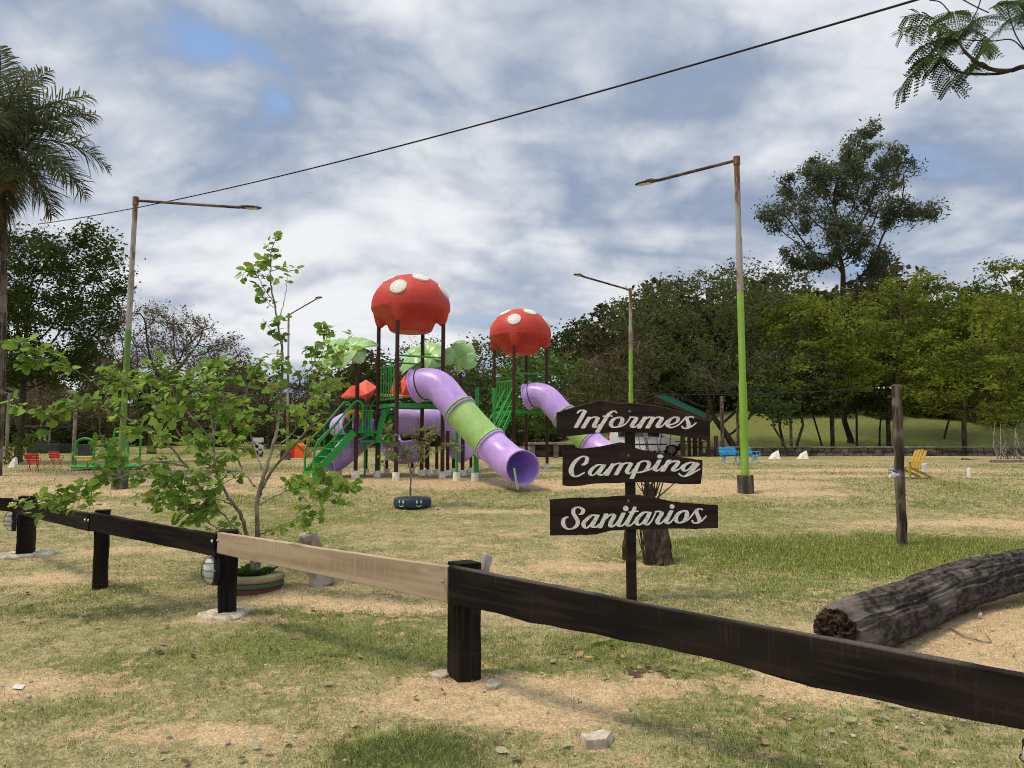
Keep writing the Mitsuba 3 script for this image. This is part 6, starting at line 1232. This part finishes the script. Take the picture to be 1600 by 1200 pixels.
# dry branch lying at the right, with dead twigs behind it
fb_ = Thing('dead_branch', 'dead branch lying on bare earth near the right edge with upright grey twigs', 'branch')
fb_.part('limb', tube(spline([P(1502, 717, 30), P(1530, 721, 29.8), P(1560, 722, 29.5), P(1620, 724, 29)], 6), np.linspace(.05, .09, 19), 8), 'mat_old_wood', 50)
br = np.random.default_rng(14); TWG = []
for k in range(26):
    x0 = br.uniform(1560, 1625); y0 = br.uniform(722, 728); x1, y1 = x0 + br.normal(-8, 16), br.uniform(655, 715); TWG.append(tube(spline([P(x0, y0, 27), P((x0 + x1) / 2 + br.normal(0, 5), (y0 + y1) / 2, 27 + br.normal(0, .3)), P(x1, y1, 27 + br.normal(0, .6))], 6), np.linspace(.022, .007, 13), 5, False))
fb_.part('twigs', cat(TWG), 'mat_pale_bark', 50, kind='stuff')
fb_.part('kerb', cbox(1.6, .25, .10, .02, at(1580, 26.5) + [0, 0, .05], rotz(.1)), 'mat_concrete')
# stone barbecue under the trees
bq = Thing('barbecue', 'dark stone barbecue under the green tree behind the far play tower', 'barbecue', loc=at(868, 33))
for x in (-1.0, 0, 1.0): bq.part('pier', rough(cbox(.22, .6, .62, .02, (x, 0, .28)), .03, 4, 3, .2), 'mat_dark_stone')
bq.part('hearth', cbox(2.35, .75, .09, .02, (0, 0, .62)), 'mat_concrete'); bq.part('back_wall', cbox(2.2, .12, .52, .02, (0, .33, .30)), 'mat_dark_stone'); bq.part('grill', cat([rod((-.9 + .09 * k, -.3, .70), (-.9 + .09 * k, .3, .70), .008, 5) for k in range(21)]), 'mat_trim')
# left: spinner, kiosk, tent, wrapped trunk, stump
mg_ = Thing('carousel', 'green tube framed carousel with yellow seats behind the sapling', 'playground', loc=at(172, 20.5))
u_ = lambda x0, x1, y, z0, z1: tube(spline([(x0, y, z0), (x0, y, z1 - .15), (x0 + .12 * np.sign(x1 - x0), y, z1), (x1 - .12 * np.sign(x1 - x0), y, z1), (x1, y, z1 - .15), (x1, y, z0)], 6), .03, 8)
for x0, x1, y, z1 in ((-.62, -.15, -.45, .80), (.12, .68, -.35, .80), (-.10, .62, .45, 1.10)): mg_.part('frame', u_(x0, x1, y, .1, z1), 'mat_green_steel', 50)
for x, y, z in ((-.38, -.4, .33), (.40, -.32, .33), (.25, .42, 1.0), (.0, -.1, .30)): mg_.part('seat', cbox(.46, .28, .05, .012, (x, y, z)), 'mat_yellow')
mg_.part('platform', lathe([(0, .12), (.86, .12), (.90, .09), (.86, .05), (0, .05)], 40), 'mat_green_steel', 40); mg_.part('hub', lathe([(0, .75), (.07, .74), (.08, -.1)], 14), 'mat_green_steel', 40); mg_.part('panel', cbox(.40, .04, .30, .01, (-.38, -.44, .52)), 'mat_dark_metal')
kk = Thing('kiosk', 'small dark kiosk with a flat roof far behind the red bench', 'kiosk', loc=at(80, 46))
kk.part('base', cbox(1.9, 1.4, .55, .02, (0, 0, .27)), 'mat_dark_metal'); kk.part('roof', cbox(2.1, 1.6, .10, .02, (-.1, 0, 1.55)), 'mat_trim')
for x in (-.95, -.1, .2): kk.part('post', cbox(.10, .10, 1.0, .01, (x, -.6, 1.03)), 'mat_trim')
kk.part('window', cbox(.70, .02, .75, .004, (-.52, .3, 1.05)), 'mat_frosted')
tn = Thing('tent', 'small orange tent pitched far off beyond the stairs of the play tower', 'tent', loc=at(465, 34))
tn.part('fly', loft([(-.55, 0), (.55, 0), (.30, .52), (0, .70), (-.30, .52)], [.7, .7, .6, .5, .6], 0), 'mat_orange', 30); tn.part('door', loft([(-.06, .03), (.06, .03), (.05, .55), (-.05, .55)], [.72, .72, .62, .62], 0), 'mat_tail_red'); tn.part('strut', cat([rod((-.7, -.75, 0), (.05, -.6, .78), .02), rod((.8, -.75, 0), (.02, -.6, .78), .02)]), 'mat_old_wood')
single('spotted_cloth', 'black and white spotted cloth hung beyond the sapling', 'cloth', rough(cbox(.52, .05, .86, .01, at(404, 35) + [0, 0, .45]), .06, 4, 3, .06), 'mat_spotted', 40)
single('tree_stump', 'short dark stump left of the orange tent', 'stump', rough(lathe([(0, .38), (.17, .38), (.19, .30), (.21, -.1)], 18, at(447, 31)), .05, 7, 2, .08), 'mat_bark', 40)
